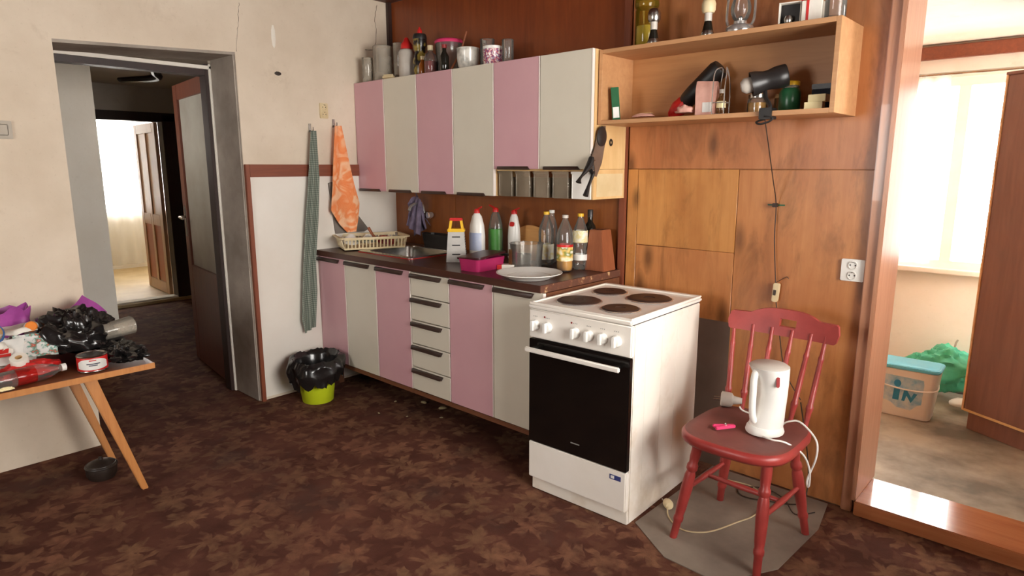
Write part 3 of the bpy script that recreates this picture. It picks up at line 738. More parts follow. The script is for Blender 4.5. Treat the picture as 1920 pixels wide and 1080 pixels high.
turned(P('fl', .5).lerp(P('bl', .5), .5), P('fr', .5).lerp(P('br', .5), .5), SR).build('stretcher', 'red_paint', ch)
SPR = [(0, .008), (.1, .009), (.2, .011), (.22, .0135), (.25, .0135), (.27, .010), (.5, .0105), (.72, .009), (.74, .0105), (.77, .0105), (.79, .008), (1, .007)]
bots = (-.155, -.095, -.034, .030, .092, .150); tops = (-.189, -.113, -.038, .040, .112, .166)
for xb, xt in zip(bots, tops):
    turned((xb, .14-.25*xb*xb, .44), (xt, .247-.3*xt*xt, .785), SPR, 10).build('spindle', 'red_paint', ch)
# crest rail with hand slot: curved board
cr = B()
def crest_z(u):  # lower and upper outline over u in [-1,1]
    top = .832+.026*(1-min(1, abs(u)/.62)**3) if abs(u) < .62 else .832
    lo = .757+.004*abs(u)
    if abs(u) > .93:
        k = (abs(u)-.93)/.07; m_ = (lo+top)/2; hgt = (top-lo)/2*math.sqrt(max(0, 1-k*k)); lo, top = m_-hgt, m_+hgt
    return lo, top
us = [-1+2*i/60 for i in range(61)]
slot = lambda u: -.055 < u < .235
outer = []
def crest_pt(u, z, d): 
    x = u*.213; return (x, .258-.55*x*x+d+(z-.79)*.30, z)
vs = []; fs = []
def quadstrip(z_of):   # z_of(u)->(z0,z1) ; builds a closed strip
    global vs, fs
rows = []
b = B()
for i in range(60):
    u0, u1 = us[i], us[i+1]
    (l0, t0), (l1, t1) = crest_z(u0), crest_z(u1)
    segs = [((l0, l1), (t0, t1))]
    if slot((u0+u1)/2):
        segs = [((l0, l1), (.793, .793)), ((.822, .822), (t0, t1))]
    for (a0, a1), (b0, b1) in segs:
        q = [crest_pt(u0, a0, -.009), crest_pt(u1, a1, -.009), crest_pt(u1, b1, -.009), crest_pt(u0, b0, -.009),
             crest_pt(u0, a0, .009), crest_pt(u1, a1, .009), crest_pt(u1, b1, .009), crest_pt(u0, b0, .009)]
        b.add(q, [(0, 1, 2, 3), (7, 6, 5, 4), (0, 4, 5, 1), (3, 2, 6, 7), (0, 3, 7, 4), (1, 5, 6, 2)])
crest = b.build('crest_rail', 'red_paint', ch, smooth=0)
bm = bmesh.new(); bm.from_mesh(crest.data); bmesh.ops.remove_doubles(bm, verts=bm.verts, dist=1e-5)
seen = {}
for f in list(bm.faces):
    k = tuple(sorted(v.index for v in f.verts)); seen.setdefault(k, []).append(f)
dead = [f for v in seen.values() if len(v) > 1 for f in v]
bmesh.ops.delete(bm, geom=dead, context='FACES_ONLY'); bmesh.ops.recalc_face_normals(bm, faces=bm.faces)
bm.to_mesh(crest.data); bm.free()
# kettle on the chair
ZS = .456
kt = thing('electric_kettle', 'white plastic jug kettle standing on the red chair', 'kettle', (2.842, -.515, ZS+.001), rz=math.atan2(.34, .94)+R(42))
def kring(w, d, cx, z, n=32): return [(cx+w*math.cos(2*math.pi*k/n), d*math.sin(2*math.pi*k/n), z) for k in range(n)]
kb = B(); rows = [kring(.060, .058, .004, .028), kring(.058, .058, .008, .05), kring(.052, .058, .014, .09), kring(.050, .060, .018, .14), kring(.053, .063, .016, .19), kring(.064, .067, .006, .232), kring(.070, .069, .0, .250)]
n = 32; vs = [p for r in rows for p in r]; fs = [(i*n+k, i*n+(k+1) % n, (i+1)*n+(k+1) % n, (i+1)*n+k) for i in range(len(rows)-1) for k in range(n)]+[tuple(range(n))[::-1], tuple(range((len(rows)-1)*n, len(rows)*n))]
kb.add(vs, fs).build('jug', 'white_plastic', kt, smooth=50)
B().tube(spline([(-.03, 0, .042), (-.052, 0, .050), (-.062, 0, .085), (-.064, 0, .15), (-.064, 0, .205), (-.055, 0, .235), (-.03, 0, .238)], 5), .0125, 10).build('handle', 'white_plastic', kt, smooth=60)
B().lathe([(0, 0), (.068, 0), (.070, .006), (.066, .020), (.060, .028), (0, .028)], 36, sx=1, sy=.92).build('power_base', 'white_plastic', kt)
lb = B(); vs = kring(.068, .067, .0, .2505)+kring(.060, .059, .0, .257); lb.add(vs, [(k, (k+1) % n, n+(k+1) % n, n+k) for k in range(n)]+[tuple(range(n, 2*n)), tuple(range(n))[::-1]]).build('lid', 'grey_plastic', kt)
wb_ = B(); wb_.T = Matrix.Rotation(R(-12), 4, 'Z') @ Matrix.Translation((.0, -.0625, .208)) @ Matrix.Rotation(R(85), 4, 'X'); wb_.prism(rrect(.012, .038, .0055), 0, .003); wb_.build('water_window', 'red_dark', kt)
KI = (Matrix.Translation(kt.location) @ Matrix.Rotation(kt.rotation_euler.z, 4, 'Z')).inverted()
kcb = B(); kcb.T = KI
kc = kcb.tube(spline([(2.862, -.585, .464), (2.90, -.60, .468), (2.945, -.58, .462), (2.992, -.55, .425), (3.012, -.53, .37), (3.014, -.52, .312), (3.008, -.515, .295), (3.003, -.508, .32), (3.022, -.50, .40), (3.018, -.49, .455), (2.985, -.475, .487), (2.94, -.46, .505), (2.90, -.455, .49), (2.865, -.43, .462), (2.80, -.40, .4605), (2.71, -.385, .4605), (2.69, -.385, .475)], 8), .0034, 8).build('power_cord', 'white_plastic', kt)
pb = B(); PM = KI @ Matrix.Translation((2.640, -.375, ZS+.033)) @ Matrix.Rotation(R(200), 4, 'Z') @ Matrix.Rotation(R(90), 4, 'Y') @ Matrix.Scale(1.5, 4); pb.T = PM
pb.lathe([(0, -.034), (.008, -.034), (.012, -.012), (.018, -.008), (.020, .0), (.020, .018), (.017, .020), (0, .020)], 20); pb = pb.build('plug', 'grey_plastic', kt)
for s_ in (-1, 1):
    q = B(); q.T = PM @ Matrix.Translation((0, s_*.0095, .02)); q.cyl(.0024, 0, .019, 8); q.build('pin', 'steel', pb)
pk = thing('clothes_peg', 'hot pink clothes peg on the chair seat', 'peg', (2.728, -.595, ZS+.001), rz=R(50))
pk.scale = (1.2, 1.2, 1.2)
for a_, yo in ((8, .0), (-8, .011)):
    q = B(); q.T = Matrix.Translation((0, yo, .0)) @ Matrix.Rotation(R(a_), 4, 'Z'); q.box(-.034, .034, -.0048, .0048, 0.001, .011); q.build('jaw', 'hot_pink', pk, bevel=.002)
B().tube([(.004, .004, .0125), (.004, .009, .0125)], .003, 8).build('spring', 'steel', pk)

# floor sheet under the chair, cords, bits
fm = B(); poly = [(2.425, -.70), (2.63, -.83), (2.84, -.835), (2.965, -.62), (2.985, -.25), (2.95, -.02), (2.43, -.02)]
fm.prism(poly, .0005, .004); tag(fm.build('floor_sheet', 'lino'), 'grey worn floor sheet under the red chair', 'floor sheet')
fp = thing('loose_power_lead', 'yellowed plug with beige cord on the grey floor sheet', 'power lead', (2.468, -.515, .0045), rz=R(-40))
q = B(); q.T = Matrix.Translation((0, 0, .020)) @ Matrix.Rotation(R(90), 4, 'Y')
q.lathe([(0, -.026), (.012, -.024), (.019, -.01), (.020, .008), (.016, .020), (0, .021)], 14); q.build('plug_body', 'ivory_plastic', fp)
for s in (-1, 1):
    q = B(); q.T = Matrix.Translation((-.024, s*.0095, .02)) @ Matrix.Rotation(R(-90), 4, 'Y'); q.cyl(.0024, 0, .019, 8); q.build('pin', 'steel', fp)
FI = (Matrix.Translation(fp.location) @ Matrix.Rotation(fp.rotation_euler.z, 4, 'Z')).inverted()
fcb = B(); fcb.T = FI
fc = fcb.tube(spline([(2.478, -.535, .022), (2.50, -.57, .0085), (2.55, -.61, .0075), (2.61, -.625, .0075), (2.68, -.567, .0075), (2.73, -.43, .0075), (2.76, -.33, .0075), (2.75, -.20, .0075), (2.66, -.10, .0075), (2.52, -.12, .0075)], 7), .003, 6).build('cord', 'cord_beige', fp)
fw = B().tube(spline([(2.805, -.02, .42), (2.83, -.02, .30), (2.86, -.025, .15), (2.87, -.05, .03), (2.86, -.12, .0085), (2.76, -.18, .0085), (2.66, -.21, .0085), (2.62, -.15, .0085), (2.70, -.08, .0085), (2.80, -.12, .012), (2.88, -.21, .0085), (2.935, -.14, .0085)], 7), .0026, 6).build('floor_wire', 'wire_dark')
tag(fw, 'thin dark wire coiled behind the chair legs', 'wire')
for i, (x, y, s, lb) in enumerate(((.768, -.419, .017, 'pale flat crumb in the shade below the drawers'), (.924, -.406, .019, 'largest pale crumb just right of the flat one below the drawers'), (.62, -.52, .009, 'small crumb on the carpet below the single pink door'),
                                   (.70, -.70, .007, 'tiny crumb on the open carpet left of the drawers'), (1.02, -.50, .008, 'small crumb on the carpet below the rightmost pink door'), (.86, -.62, .006, 'tiny crumb on the carpet in front of the drawers'))):
    b = blob(B(), s*1.3, s*.8, s*.5, i+2, .2, 2, 10, 7, (0, 0, s*.4)); o = b.build('crumb', 'crumb', loc=(x, y, .001), rot=(0, 0, i))
    tag(o, lb, 'crumb', 'crumbs before the base cabinets')
# lime bin with black liner
bn = thing('waste_bin', 'lime green bucket used as a bin beside the base cabinets', 'bin', (.235, -.815, 0))
B().lathe([(0, 0), (.088, 0), (.092, .004), (.118, .21), (.122, .212), (.122, .218), (.116, .218), (.090, .008), (0, .008)], 40).build('bucket', 'lime', bn)
lf = B()
def liner(u, v):
    th = 2*math.pi*u
    prof = [(.085, .06), (.10, .15), (.111, .216), (.122, .262), (.138, .285), (.158, .265), (.162, .215), (.146, .160)]
    r, z = pw(prof, v)
    nn = noise.noise(Vector((math.cos(th)*3.2, math.sin(th)*3.2, v*3+5)))
    n2 = .5-abs(noise.noise(Vector((math.cos(th)*6, math.sin(th)*6, v*6))))
    k = max(0, v-.38)/.62
    return (r*math.cos(th)*(1+k*(.22*nn+.14*n2)), r*math.sin(th)*(1+k*(.22*nn+.14*n2)), z+k*(.05*nn-.05*n2)+.03*k*math.sin(th-R(20)))
lf.grid(liner, 72, 28, True)
tag(lf.build('bin_liner', 'bag_black', loc=(.235, -.815, 0), smooth=70), 'black plastic liner bag spilling over the lime bucket rim', 'bag')

# ------------------------------------------------------------------ left wall: towels, hooks, socket, switch
def towel(name, label, L, Rr, m, x=.05, seed=0, folds=3, amp=.012):
    b = B()
    def fn(u, v):
        yl, zl = pw(L, v); yr, zr = pw(Rr, v)
        y = lerp(yl, yr, u); z = lerp(zl, zr, u)
        k = min(1, .25+v*1.6)
        return (x+k*amp*math.sin(u*folds*2*math.pi+seed)+.004*noise.noise(Vector((u*4, v*6, seed))), y, z)
    b.grid(fn, 36, 44)
    return tag(b.build(name, m, solid=.005, smooth=70), label, 'towel')
gL = [(-.653, 1.626), (-.688, 1.355), (-.729, 1.065), (-.76, .803), (-.79, .47), (-.773, .381)]
gR = [(-.613, 1.627), (-.608, 1.354), (-.634, 1.058), (-.664, .83), (-.666, .633), (-.69, .414)]
towel('hanging_towel', 'long green checked towel hanging from a hook on the plaster wall', gL, gR, 'towel_green', .048, .5, 2.5, .011)
towel('hanging_towel', 'orange patterned towel hanging beside the pink wall cabinet', [(-.488, 1.661), (-.512, 1.452), (-.529, 1.287), (-.549, 1.138), (-.493, 1.05), (-.436, .991)],
      [(-.442, 1.664), (-.409, 1.486), (-.374, 1.318), (-.337, 1.179), (-.350, 1.076), (-.371, .993)], 'towel_orange', .052, 1.2, 1.2, .006)
for y, z, lb in ((-.632, 1.63, 'small wall hook holding the green checked towel'), (-.465, 1.665, 'small wall hook holding the orange towel')):
    h = thing('wall_hook', lb, 'hook', (.0, y, z))
    boxes((.0005, .006, -.008, .008, -.012, .04)).build('plate', 'steel', h, bevel=.001)
    B().tube(spline([(.005, 0, .0), (.03, 0, -.008), (.043, 0, .004), (.043, 0, .018)], 5), .003, 6).build('prong', 'steel', h)
def outlet(name, label, loc, rz, w, hgt, m):
    t = thing(name, label, 'socket', loc, rz)
    b = B(); b.T = FRONT; b.prism(rrect(w, hgt, .006), .0005, .010); b.build('cover_plate', m, t, bevel=.0015)
    for s in (-1, 1):
        r = min(w, hgt/2)*.40
        q = B(); q.T = Matrix.Translation((0, -.010, s*hgt*.235)) @ FRONT
        q.lathe([(r, 0), (r, .003), (r-.003, .004), (r-.004, -.0002+.0006), (0, .0006)], 24); sk_ = q.build('socket_cup', m, t)
        for e in (-1, 1):
            q = B(); q.T = Matrix.Translation((e*.0095, -.0106, s*hgt*.235)) @ FRONT; q.cyl(.0028, 0, .0006, 8); q.build('contact_hole', 'black', sk_)
        q = B(); q.T = Matrix.Translation((0, -.0106, s*hgt*.235+.012)) @ FRONT; q.cyl(.0024, 0, .008, 8); q.build('earth_pin', 'steel', sk_)
    return t
outlet('wall_socket', 'white double wall socket beside the door casing', (2.953, -.0005, 1.007), 0, .086, .088, 'white_plastic')
outlet('wall_socket', 'old ivory double socket above the towels', (.0005, -.53, 1.752), R(90), .056, .092, 'ivory_plastic')
sw = thing('light_switch', 'beige light switch on the plaster at the left edge', 'switch', (0, -2.155, 1.573))
boxes((.0005, .009, -.04, .04, -.04, .04)).build('cover_plate', 'switch_beige', sw, bevel=.002)
boxes((.009, .013, -.024, .024, -.024, .024)).build('rocker', 'switch_beige', sw, bevel=.002)

# ------------------------------------------------------------------ bottle helper
def bottle(name, label, cat, loc, parts, group=None, rz=0, rot=None):
    """parts: (name, material, profile, seg)"""
    t = thing(name, label, cat, loc, rz, group, rot)
    for p in parts:
        B().lathe(p[2], p[3] if len(p) > 3 else 28).build(p[0], p[1], t, smooth=50)
    return t
Z1 = ZW+.0008
# dish rack over the drainer
rk = thing('dish_rack', 'cream plastic dish rack at the left end of the worktop', 'dish rack', (.197, -.352, ZW+.0075), rz=math.atan2(.92, .40))
L2, S2, HR = .190, .118, .078
def rack_wall(b, p0, p1, z0, z1, out):
    # wall made of slats between two rails; p0,p1 bottom ends; out = outward lean at top
    p0, p1 = Vector(p0), Vector(p1); d = (p1-p0); ln = d.length; nx = Vector((d.y, -d.x)).normalized()
    m = max(4, int(ln/.022))
    def seg(t0, t1, za, zb):
        f = lambda z: nx*out*(z-z0)/(z1-z0)
        a0, a1 = p0.lerp(p1, t0), p0.lerp(p1, t1)
        q = []
        for pt, z in ((a0, za), (a1, za), (a1, zb), (a0, zb)):
            o = pt+f(z); q.append((o.x, o.y, z))
        q2 = [(x-nx.x*.003, y-nx.y*.003, z) for x, y, z in q]
        b.add(q+q2, [(0, 1, 2, 3), (7, 6, 5, 4), (0, 4, 5, 1), (3, 2, 6, 7), (0, 3, 7, 4), (1, 5, 6, 2)])
    seg(0, 1, z0, z0+.012); seg(0, 1, z1-.018, z1)
    for i in range(m+1):
        t = i/m; wdt = .008/ln
        seg(max(0, t-wdt/2), min(1, t+wdt/2), z0+.012, z1-.018)
cr_ = [(-L2, -S2), (L2, -S2), (L2, S2), (-L2, S2)]
for i in range(4):
    b = B(); rack_wall(b, cr_[i], cr_[(i+1) % 4], 0, HR, .02); b.build('slatted_side', 'ivory_plastic', rk)
boxes((-L2, L2, -S2, S2, 0.0, .003)).build('floor_plate', 'ivory_plastic', rk)
rm = B(); I = rrect(2*L2+.04, 2*S2+.04, .02, 4); O = rrect(2*L2+.066, 2*S2+.066, .03, 4); n = len(I)
rm.add([(x, y, HR) for x, y in I]+[(x, y, HR) for x, y in O]+[(x, y, HR-.004) for x, y in I]+[(x, y, HR-.008) for x, y in O],
       [f for i in range(n) for f in ((i, (i+1) % n, n+(i+1) % n, n+i), (2*n+i, 3*n+i, 3*n+(i+1) % n, 2*n+(i+1) % n), (n+i, n+(i+1) % n, 3*n+(i+1) % n, 3*n+i), (i, 2*n+i, 2*n+(i+1) % n, (i+1) % n))])
rm.build('rim', 'ivory_plastic', rk)
rz_ = rk.rotation_euler.z; rl = rk.location
def inrack(x, y): return (rl.x+x*math.cos(rz_)-y*math.sin(rz_), rl.y+x*math.sin(rz_)+y*math.cos(rz_))
BOWL = [(0, 0), (.03, 0), (.032, .006), (.062, .034), (.072, .058), (.070, .058), (.059, .036), (.03, .009), (0, .008)]
for (x, y), tilt, m, lb in (((-.125, -.01), 150, 'white_plastic', 'small upturned white bowl at the near end of the dish rack'), ((-.02, -.01), 165, 'pot_grey', 'upturned white bowl with grey rim in the dish rack')):
    X, Y = inrack(x, y)
    t = thing('bowl', lb, 'bowl', (X, Y, ZW+.088), rot=(R(tilt), 0, R(40)), group='bowls in the dish rack'); t.scale = (.68, .68, .8)
    B().lathe(BOWL, 28).build('bowl_shell', m, t); B().lathe([(.0715, .0585), (.0735, .057), (.0735, .054), (.0715, .054)], 28).build('rim_line', 'green_deep', t)
X, Y = inrack(.102, 0)
t = thing('frying_pan', 'dark red small pan with wooden handle in the dish rack', 'pan', (X, Y, ZW+.062), rot=(R(160), R(12), R(60)))
B().lathe([(0, 0), (.052, 0), (.060, .03), (.058, .03), (.050, .004), (0, .004)], 28).build('pan_body', 'red_dark', t)
B().tube([(-.056, 0, .02), (-.09, 0, .0), (-.125, .0, -.045)], [.007, .009, .010], 8).build('handle', 'block_wood', t)
# grey tray leaning behind the orange towel
b = B(); b.T = Matrix.Translation((.016, 0, 0)); 
gb = B(); poly = [(-.535, 1.31), (-.505, 1.316), (-.245, 1.0), (-.28, .985), (-.50, .985)]
gb.add([(.014, y, z) for y, z in poly]+[(.024, y, z) for y, z in poly], [tuple(range(5)), tuple(range(9, 4, -1))]+[(i, (i+1) % 5, 5+(i+1) % 5, 5+i) for i in range(5)])
tag(gb.build('cutting_board', 'grey_board', bevel=.002), 'grey cutting board on the wall behind the orange towel', 'cutting board')
# tap with purple cloth
tp = thing('sink_tap', 'chrome tap on the wall behind the sink under a purple cloth', 'tap', (.335, -.002, 1.10))
boxes((-.08, .08, -.03, -.0, -.018, .018)).build('tap_body', 'chrome', tp, bevel=.008, seg=3)
for s in (-1, 1):
    q = B(); q.T = Matrix.Translation((s*.085, -.03, 0)) @ FRONT; q.lathe([(0, 0), (.014, 0), (.022, .012), (.020, .03), (0, .032)], 12); q.build('tap_knob', 'chrome', tp)
B().tube(spline([(0, -.02, .01), (0, -.03, .055), (0, -.07, .075), (.005, -.13, .06), (.008, -.15, .03)], 6), .010, 10).build('spout', 'chrome', tp)
pc = B()
def ragf(u, v):
    a_ = (u-.5)*2
    x = .335+a_*(.045+.025*abs(2*v-1))
    if v < .5: y = -.045-.02*v; z = lerp(.985+.03*a_, 1.186, v/.5)
    else: y = -.055-.20*(v-.5)*.5; z = lerp(1.186, 1.0-.03*a_, (v-.5)/.5)
    f = .012*math.sin(u*15+v*3)+.012*noise.noise(Vector((u*5, v*5, 2)))
    return (x+.5*f, y-.012-f-.012*math.sin(v*math.pi), z)
pc.grid(ragf, 28, 30); tag(pc.build('dish_cloth', 'grey_cloth', solid=.004, smooth=70), 'purple-grey dish cloth draped over the tap', 'cloth')
# black drip box behind sink
bb = thing('black_pan', 'black roasting tin standing behind the sink', 'pan', (.54, -.062, Z1))
o = B(); I = rrect(.24, .085, .02, 4); O = rrect(.27, .105, .025, 4); n = len(I)
o.add([(x, y, 0) for x, y in I]+[(x, y, .09) for x, y in O]+[(x*.97, y*.93, .09) for x, y in O]+[(x*.97, y*.93, .006) for x, y in I],
      [tuple(range(n))[::-1]]+[(k*n+i, k*n+(i+1) % n, (k+1)*n+(i+1) % n, (k+1)*n+i) for k in range(3) for i in range(n)]+[tuple(range(3*n, 4*n))])
o.build('tin', 'black', bb)
B().tube([(-.13, -.02, .085), (-.155, -.02, .088), (-.155, .02, .088), (-.13, .02, .085)], .005, 8).build('handle', 'black', bb)
B().tube([(.13, -.02, .085), (.155, -.02, .088), (.155, .02, .088), (.13, .02, .085)], .005, 8).build('handle', 'black', bb)
# box grater
gr = thing('box_grater', 'steel box grater with yellow handle and red grip', 'grater', (1.045, -.385, Z1), rz=R(44))
gbx = B(); gbx.add([(-.055, -.042, 0), (.055, -.042, 0), (.055, .042, 0), (-.055, .042, 0), (-.044, -.03, .165), (.044, -.03, .165), (.044, .03, .165), (-.044, .03, .165)], [(0, 1, 5, 4), (1, 2, 6, 5), (2, 3, 7, 6), (3, 0, 4, 7), (4, 5, 6, 7)])
gbx.build('grater_body', 'grater_steel', gr)
for r in range(9):
    for c in range(6):
        z = .025+r*.014; t_ = z/.165; hy_ = lerp(.042, .03, t_); hx__ = lerp(.055, .044, t_)
        q = B(); q.T = Matrix.Translation((hx__-.0003, -.026+c*.0105+(r % 2)*.004, z)) @ Matrix.Rotation(R(90), 4, 'Y'); q.lathe([(0, .003), (.0028, .001), (.0034, 0)], 5); 
        o = q.build('grater_tooth', 'black_metal', gr, smooth=0)
for z in (.04, .09, .135):
    t_ = z/.165; boxes((-.022, .022, -lerp(.042, .03, t_)-.0018, -lerp(.042, .03, t_)+.001, z, z+.006)).build('slicing_slot', 'black', gr)
boxes((-.048, .048, -.034, .034, .163, .182)).build('handle_base', 'yellow', gr, bevel=.004)
b = B(); b.add([(-.042, -.016, .18), (-.028, -.016, .18), (-.02, -.016, .226), (-.034, -.016, .226), (-.042, .016, .18), (-.028, .016, .18), (-.02, .016, .226), (-.034, .016, .226)], [(0, 1, 2, 3), (7, 6, 5, 4), (0, 4, 5, 1), (3, 2, 6, 7), (0, 3, 7, 4), (1, 5, 6, 2)])
b.add([(.028, -.016, .18), (.042, -.016, .18), (.034, -.016, .226), (.02, -.016, .226), (.028, .016, .18), (.042, .016, .18), (.034, .016, .226), (.02, .016, .226)], [(0, 1, 2, 3), (7, 6, 5, 4), (0, 4, 5, 1), (3, 2, 6, 7), (0, 3, 7, 4), (1, 5, 6, 2)])
b.build('handle_post', 'yellow', gr); boxes((-.036, .036, -.017, .017, .224, .240)).build('grip', 'red', gr, bevel=.004)
# detergent bottles with nozzle caps
def detergent(label, loc, body_m, r, hgt, lab, nozz=1, liquid=None, rz=0):
    t = thing('detergent_bottle', label, 'bottle', loc, rz)
    s = r/.045
    B().lathe([(0, 0), (.038*s, 0), (.044*s, .008), (.045*s, hgt*.45), (.040*s, hgt*.66), (.027*s, hgt*.84), (.015, hgt*.91), (.013, hgt*.93)], 32, sy=.75).build('bottle_body', body_m, t, smooth=60)
    if liquid: B().lathe([(0, .004), (.040*s, .006), (.0425*s, hgt*.2), (.0425*s, hgt*.58), (0, hgt*.58)], 32, sy=.73).build('liquid', liquid, t)
    if lab:
        z0, z1, m = lab
        b = B(); b.grid(lambda u, v: (1.012*.0445*s*math.cos(R(200+140*u)), .75*1.02*.0445*s*math.sin(R(200+140*u)), lerp(z0, z1, v)), 14, 1); b.build('label', m, t)
    cp = B().lathe([(.0, hgt*.90), (.017, hgt*.90), (.017, hgt*.955), (.011, hgt*.985), (0, hgt*.985)], 20).build('cap', 'red', t)
    B().tube([(0, 0, hgt*.965), (.022*nozz, -.004, hgt*1.0), (.044*nozz, -.006, hgt*1.03)], [.007, .0055, .004], 8).build('nozzle', 'red', cp)
    return t
detergent('large white detergent bottle with blue label and red cap', (1.055, -.235, Z1), 'white_plastic', .052, .287, (.05, .15, 'label_blue'), 1)
detergent('clear bottle of green dish soap with red cap', (1.095, -.125, Z1), 'plastic_clear', .048, .290, (.04, .165, 'green'), -1, 'plastic_green')
d3 = detergent('smaller white bottle with red emblem and red cap', (1.225, -.11, Z1), 'white_plastic', .040, .282, None, 1)
b = B(); b.T = Matrix.Translation((.008, -.0265, .20)) @ Matrix.Rotation(R(76), 4, 'X'); b.prism(rrect(.034, .026, .01), 0, .002); b.build('emblem', 'red', d3)
# magenta box with dark lid ajar
mb = thing('plastic_box', 'magenta plastic food box with dark lid on top', 'box', (1.345, -.485, Z1), rz=R(4))
o = B(); I = rrect(.125, .20, .015, 4); O = rrect(.14, .22, .02, 4); n = len(I)
o.add([(x, y, 0) for x, y in I]+[(x, y, .062) for x, y in O]+[(x*.95, y*.97, .062) for x, y in O]+[(x*.95, y*.97, .004) for x, y in I],
      [tuple(range(n))[::-1]]+[(k*n+i, k*n+(i+1) % n, (k+1)*n+(i+1) % n, (k+1)*n+i) for k in range(3) for i in range(n)]+[tuple(range(3*n, 4*n))])
o.build('tub', 'magenta', mb)
b = B(); b.T = Matrix.Translation((-.012, .012, .066)) @ Matrix.Rotation(R(-3), 4, 'Y') @ Matrix.Rotation(R(4), 4, 'X'); b.prism(rrect(.16, .225, .02), 0, .010); b.build('lid', 'maroon', mb, bevel=.002)
cg = thing('cigarette_box', 'small red and white carton beside the magenta box', 'carton', (1.425, -.395, Z1), rz=R(45))
boxes((-.02, .044, -.026, .026, .0, .022)).build('carton', 'paper', cg, bevel=.001); boxes((-.044, -.02, -.0262, .0262, .0, .0223)).build('carton_top', 'red', cg, bevel=.001)
# small black pan behind the clear bowl
pn = thing('saucepan', 'black pan with long black handle behind the clear bowl', 'pan', (1.355, -.20, Z1))
B().lathe([(0, 0), (.052, 0), (.058, .05), (.056, .05), (.050, .004), (0, .004)], 28).build('pan_body', 'black_metal', pn)
B().tube([(-.04, -.04, .044), (-.075, -.07, .055), (-.13, -.085, .058), (-.15, -.09, .056)], [.006, .010, .011, .008], 8).build('handle', 'black', pn)
# clear bowl
cb = thing('clear_container', 'clear plastic round container in front of the wooden board', 'container', (1.485, -.30, Z1))
B().lathe([(0, 0), (.074, 0), (.078, .005), (.086, .125), (.089, .126), (.089, .130), (.083, .130), (.075, .008), (0, .006)], 40).build('wall', 'plastic_clear', cb)
boxes((-.05, -.03, -.082, -.078, .02, .10)).build('scale_strip', 'plastic_amber', cb)
# wooden cutting board leaning at the wall
wb = B(); pts = []
for k in range(25):
    a_ = math.pi*k/24; pts.append((.11*math.cos(a_)+.0, .135+.06*math.sin(a_)))
poly = [(.11, 0)]+pts[0:20]+[(-.125, .13), (-.145, .105), (-.13, .085), (-.11, .08), (-.11, 0)]
wb.T = Matrix.Translation((1.285, -.075, Z1)) @ Matrix.Rotation(R(76), 4, 'X')
wb.prism(poly, -.008, .008)
cbd = thing('wooden_board', 'round-topped wooden cutting board leaning on the back wall', 'cutting board', (0, 0, 0))
wb.build('board', 'board_wood', cbd, bevel=.002)
b = B(); b.T = Matrix.Translation((1.285, -.075, Z1)) @ Matrix.Rotation(R(76), 4, 'X') @ Matrix.Translation((-.115, .108, .0085)) @ Matrix.Rotation(R(35), 4, 'Z'); b.prism(rrect(.03, .010, .004), -.0005, .0005); b.build('hang_slot', 'black', cbd)
# drinks bottles
def pet(label, loc, r, hgt, m, cap, lab=None, liq=None, waist=True):
    t = thing('plastic_bottle', label, 'bottle', loc)
    prof = [(0, .004), (r*.7, 0), (r*.96, .01), (r, .03)]
    prof += [(r, hgt*.30), (r*.86, hgt*.36), (r*.86, hgt*.40), (r, hgt*.46)] if waist else [(r, hgt*.46)]
    prof += [(r, hgt*.64), (r*.85, hgt*.74), (r*.45, hgt*.88), (.013, hgt*.92), (.013, hgt*.95)]
    B().lathe(prof, 32).build('bottle_body', m, t, smooth=60)
    B().lathe([(0, hgt*.945), (.0155, hgt*.945), (.0155, hgt*.995), (.014, hgt), (0, hgt)], 20).build('cap', cap, t)
    if lab:
        for z0, z1, lm in lab: B().lathe([(r*1.01, z0), (r*1.012, z0+.001), (r*1.012, z1-.001), (r*1.01, z1)], 32).build('label', lm, t)
    if liq: B().lathe([(0, .006), (r*.9, .008), (r*.96, .03), (r*.96, liq[0]), (0, liq[0])], 32).build('liquid', liq[1], t)
    return t
pet('tall clear bottle with white label and yellow cap', (1.505, -.165, Z1), .041, .285, 'glass', 'yellow', [(.035, .115, 'label_bev')])
pet('clear bottle with white cap nearest the back wall', (1.452, -.055, Z1), .032, .285, 'plastic_clear', 'white_plastic')
pet('clear bottle with fruit label and amber drink', (1.70, -.255, Z1), .041, .282, 'glass', 'grey_plastic', [(.055, .125, 'label_fruit'), (.125, .137, 'red')], (.085, 'oil'), False)
pet('empty clear bottle with white label and yellow cap behind the amber drink', (1.72, -.155, Z1), .038, .285, 'glass', 'yellow', [(.14, .20, 'label_bev'), (.05, .08, 'label_white')])
bottle('glass_bottle', 'dark glass bottle beside the knife block', 'bottle', (1.702, -.048, Z1), [('bottle_body', 'dark_glass', [(0, 0), (.030, 0), (.033, .004), (.033, .19), (.028, .215), (.014, .235), (.013, .265)]), ('cap', 'black_metal', [(0, .26), (.0145, .26), (.0145, .296), (.013, .298), (0, .298)])])
kbk = thing('knife_block', 'reddish wooden knife block at the right end of the worktop', 'knife block', (1.80, -.10, Z1))
b = B(); b.add([(-.055, -.05, 0), (.062, -.05, 0), (.062, .06, 0), (-.055, .06, 0), (-.040, -.035, .205), (.034, -.035, .205), (.034, .05, .205), (-.040, .05, .205)], [(0, 3, 2, 1), (4, 5, 6, 7), (0, 1, 5, 4), (1, 2, 6, 5), (2, 3, 7, 6), (3, 0, 4, 7)])
b.build('block', 'block_wood', kbk, bevel=.003)
for k in range(3): boxes((-.025+k*.02, -.022+k*.02, -.02, .03, .2045, .2055)).build('knife_slot', 'black', kbk)
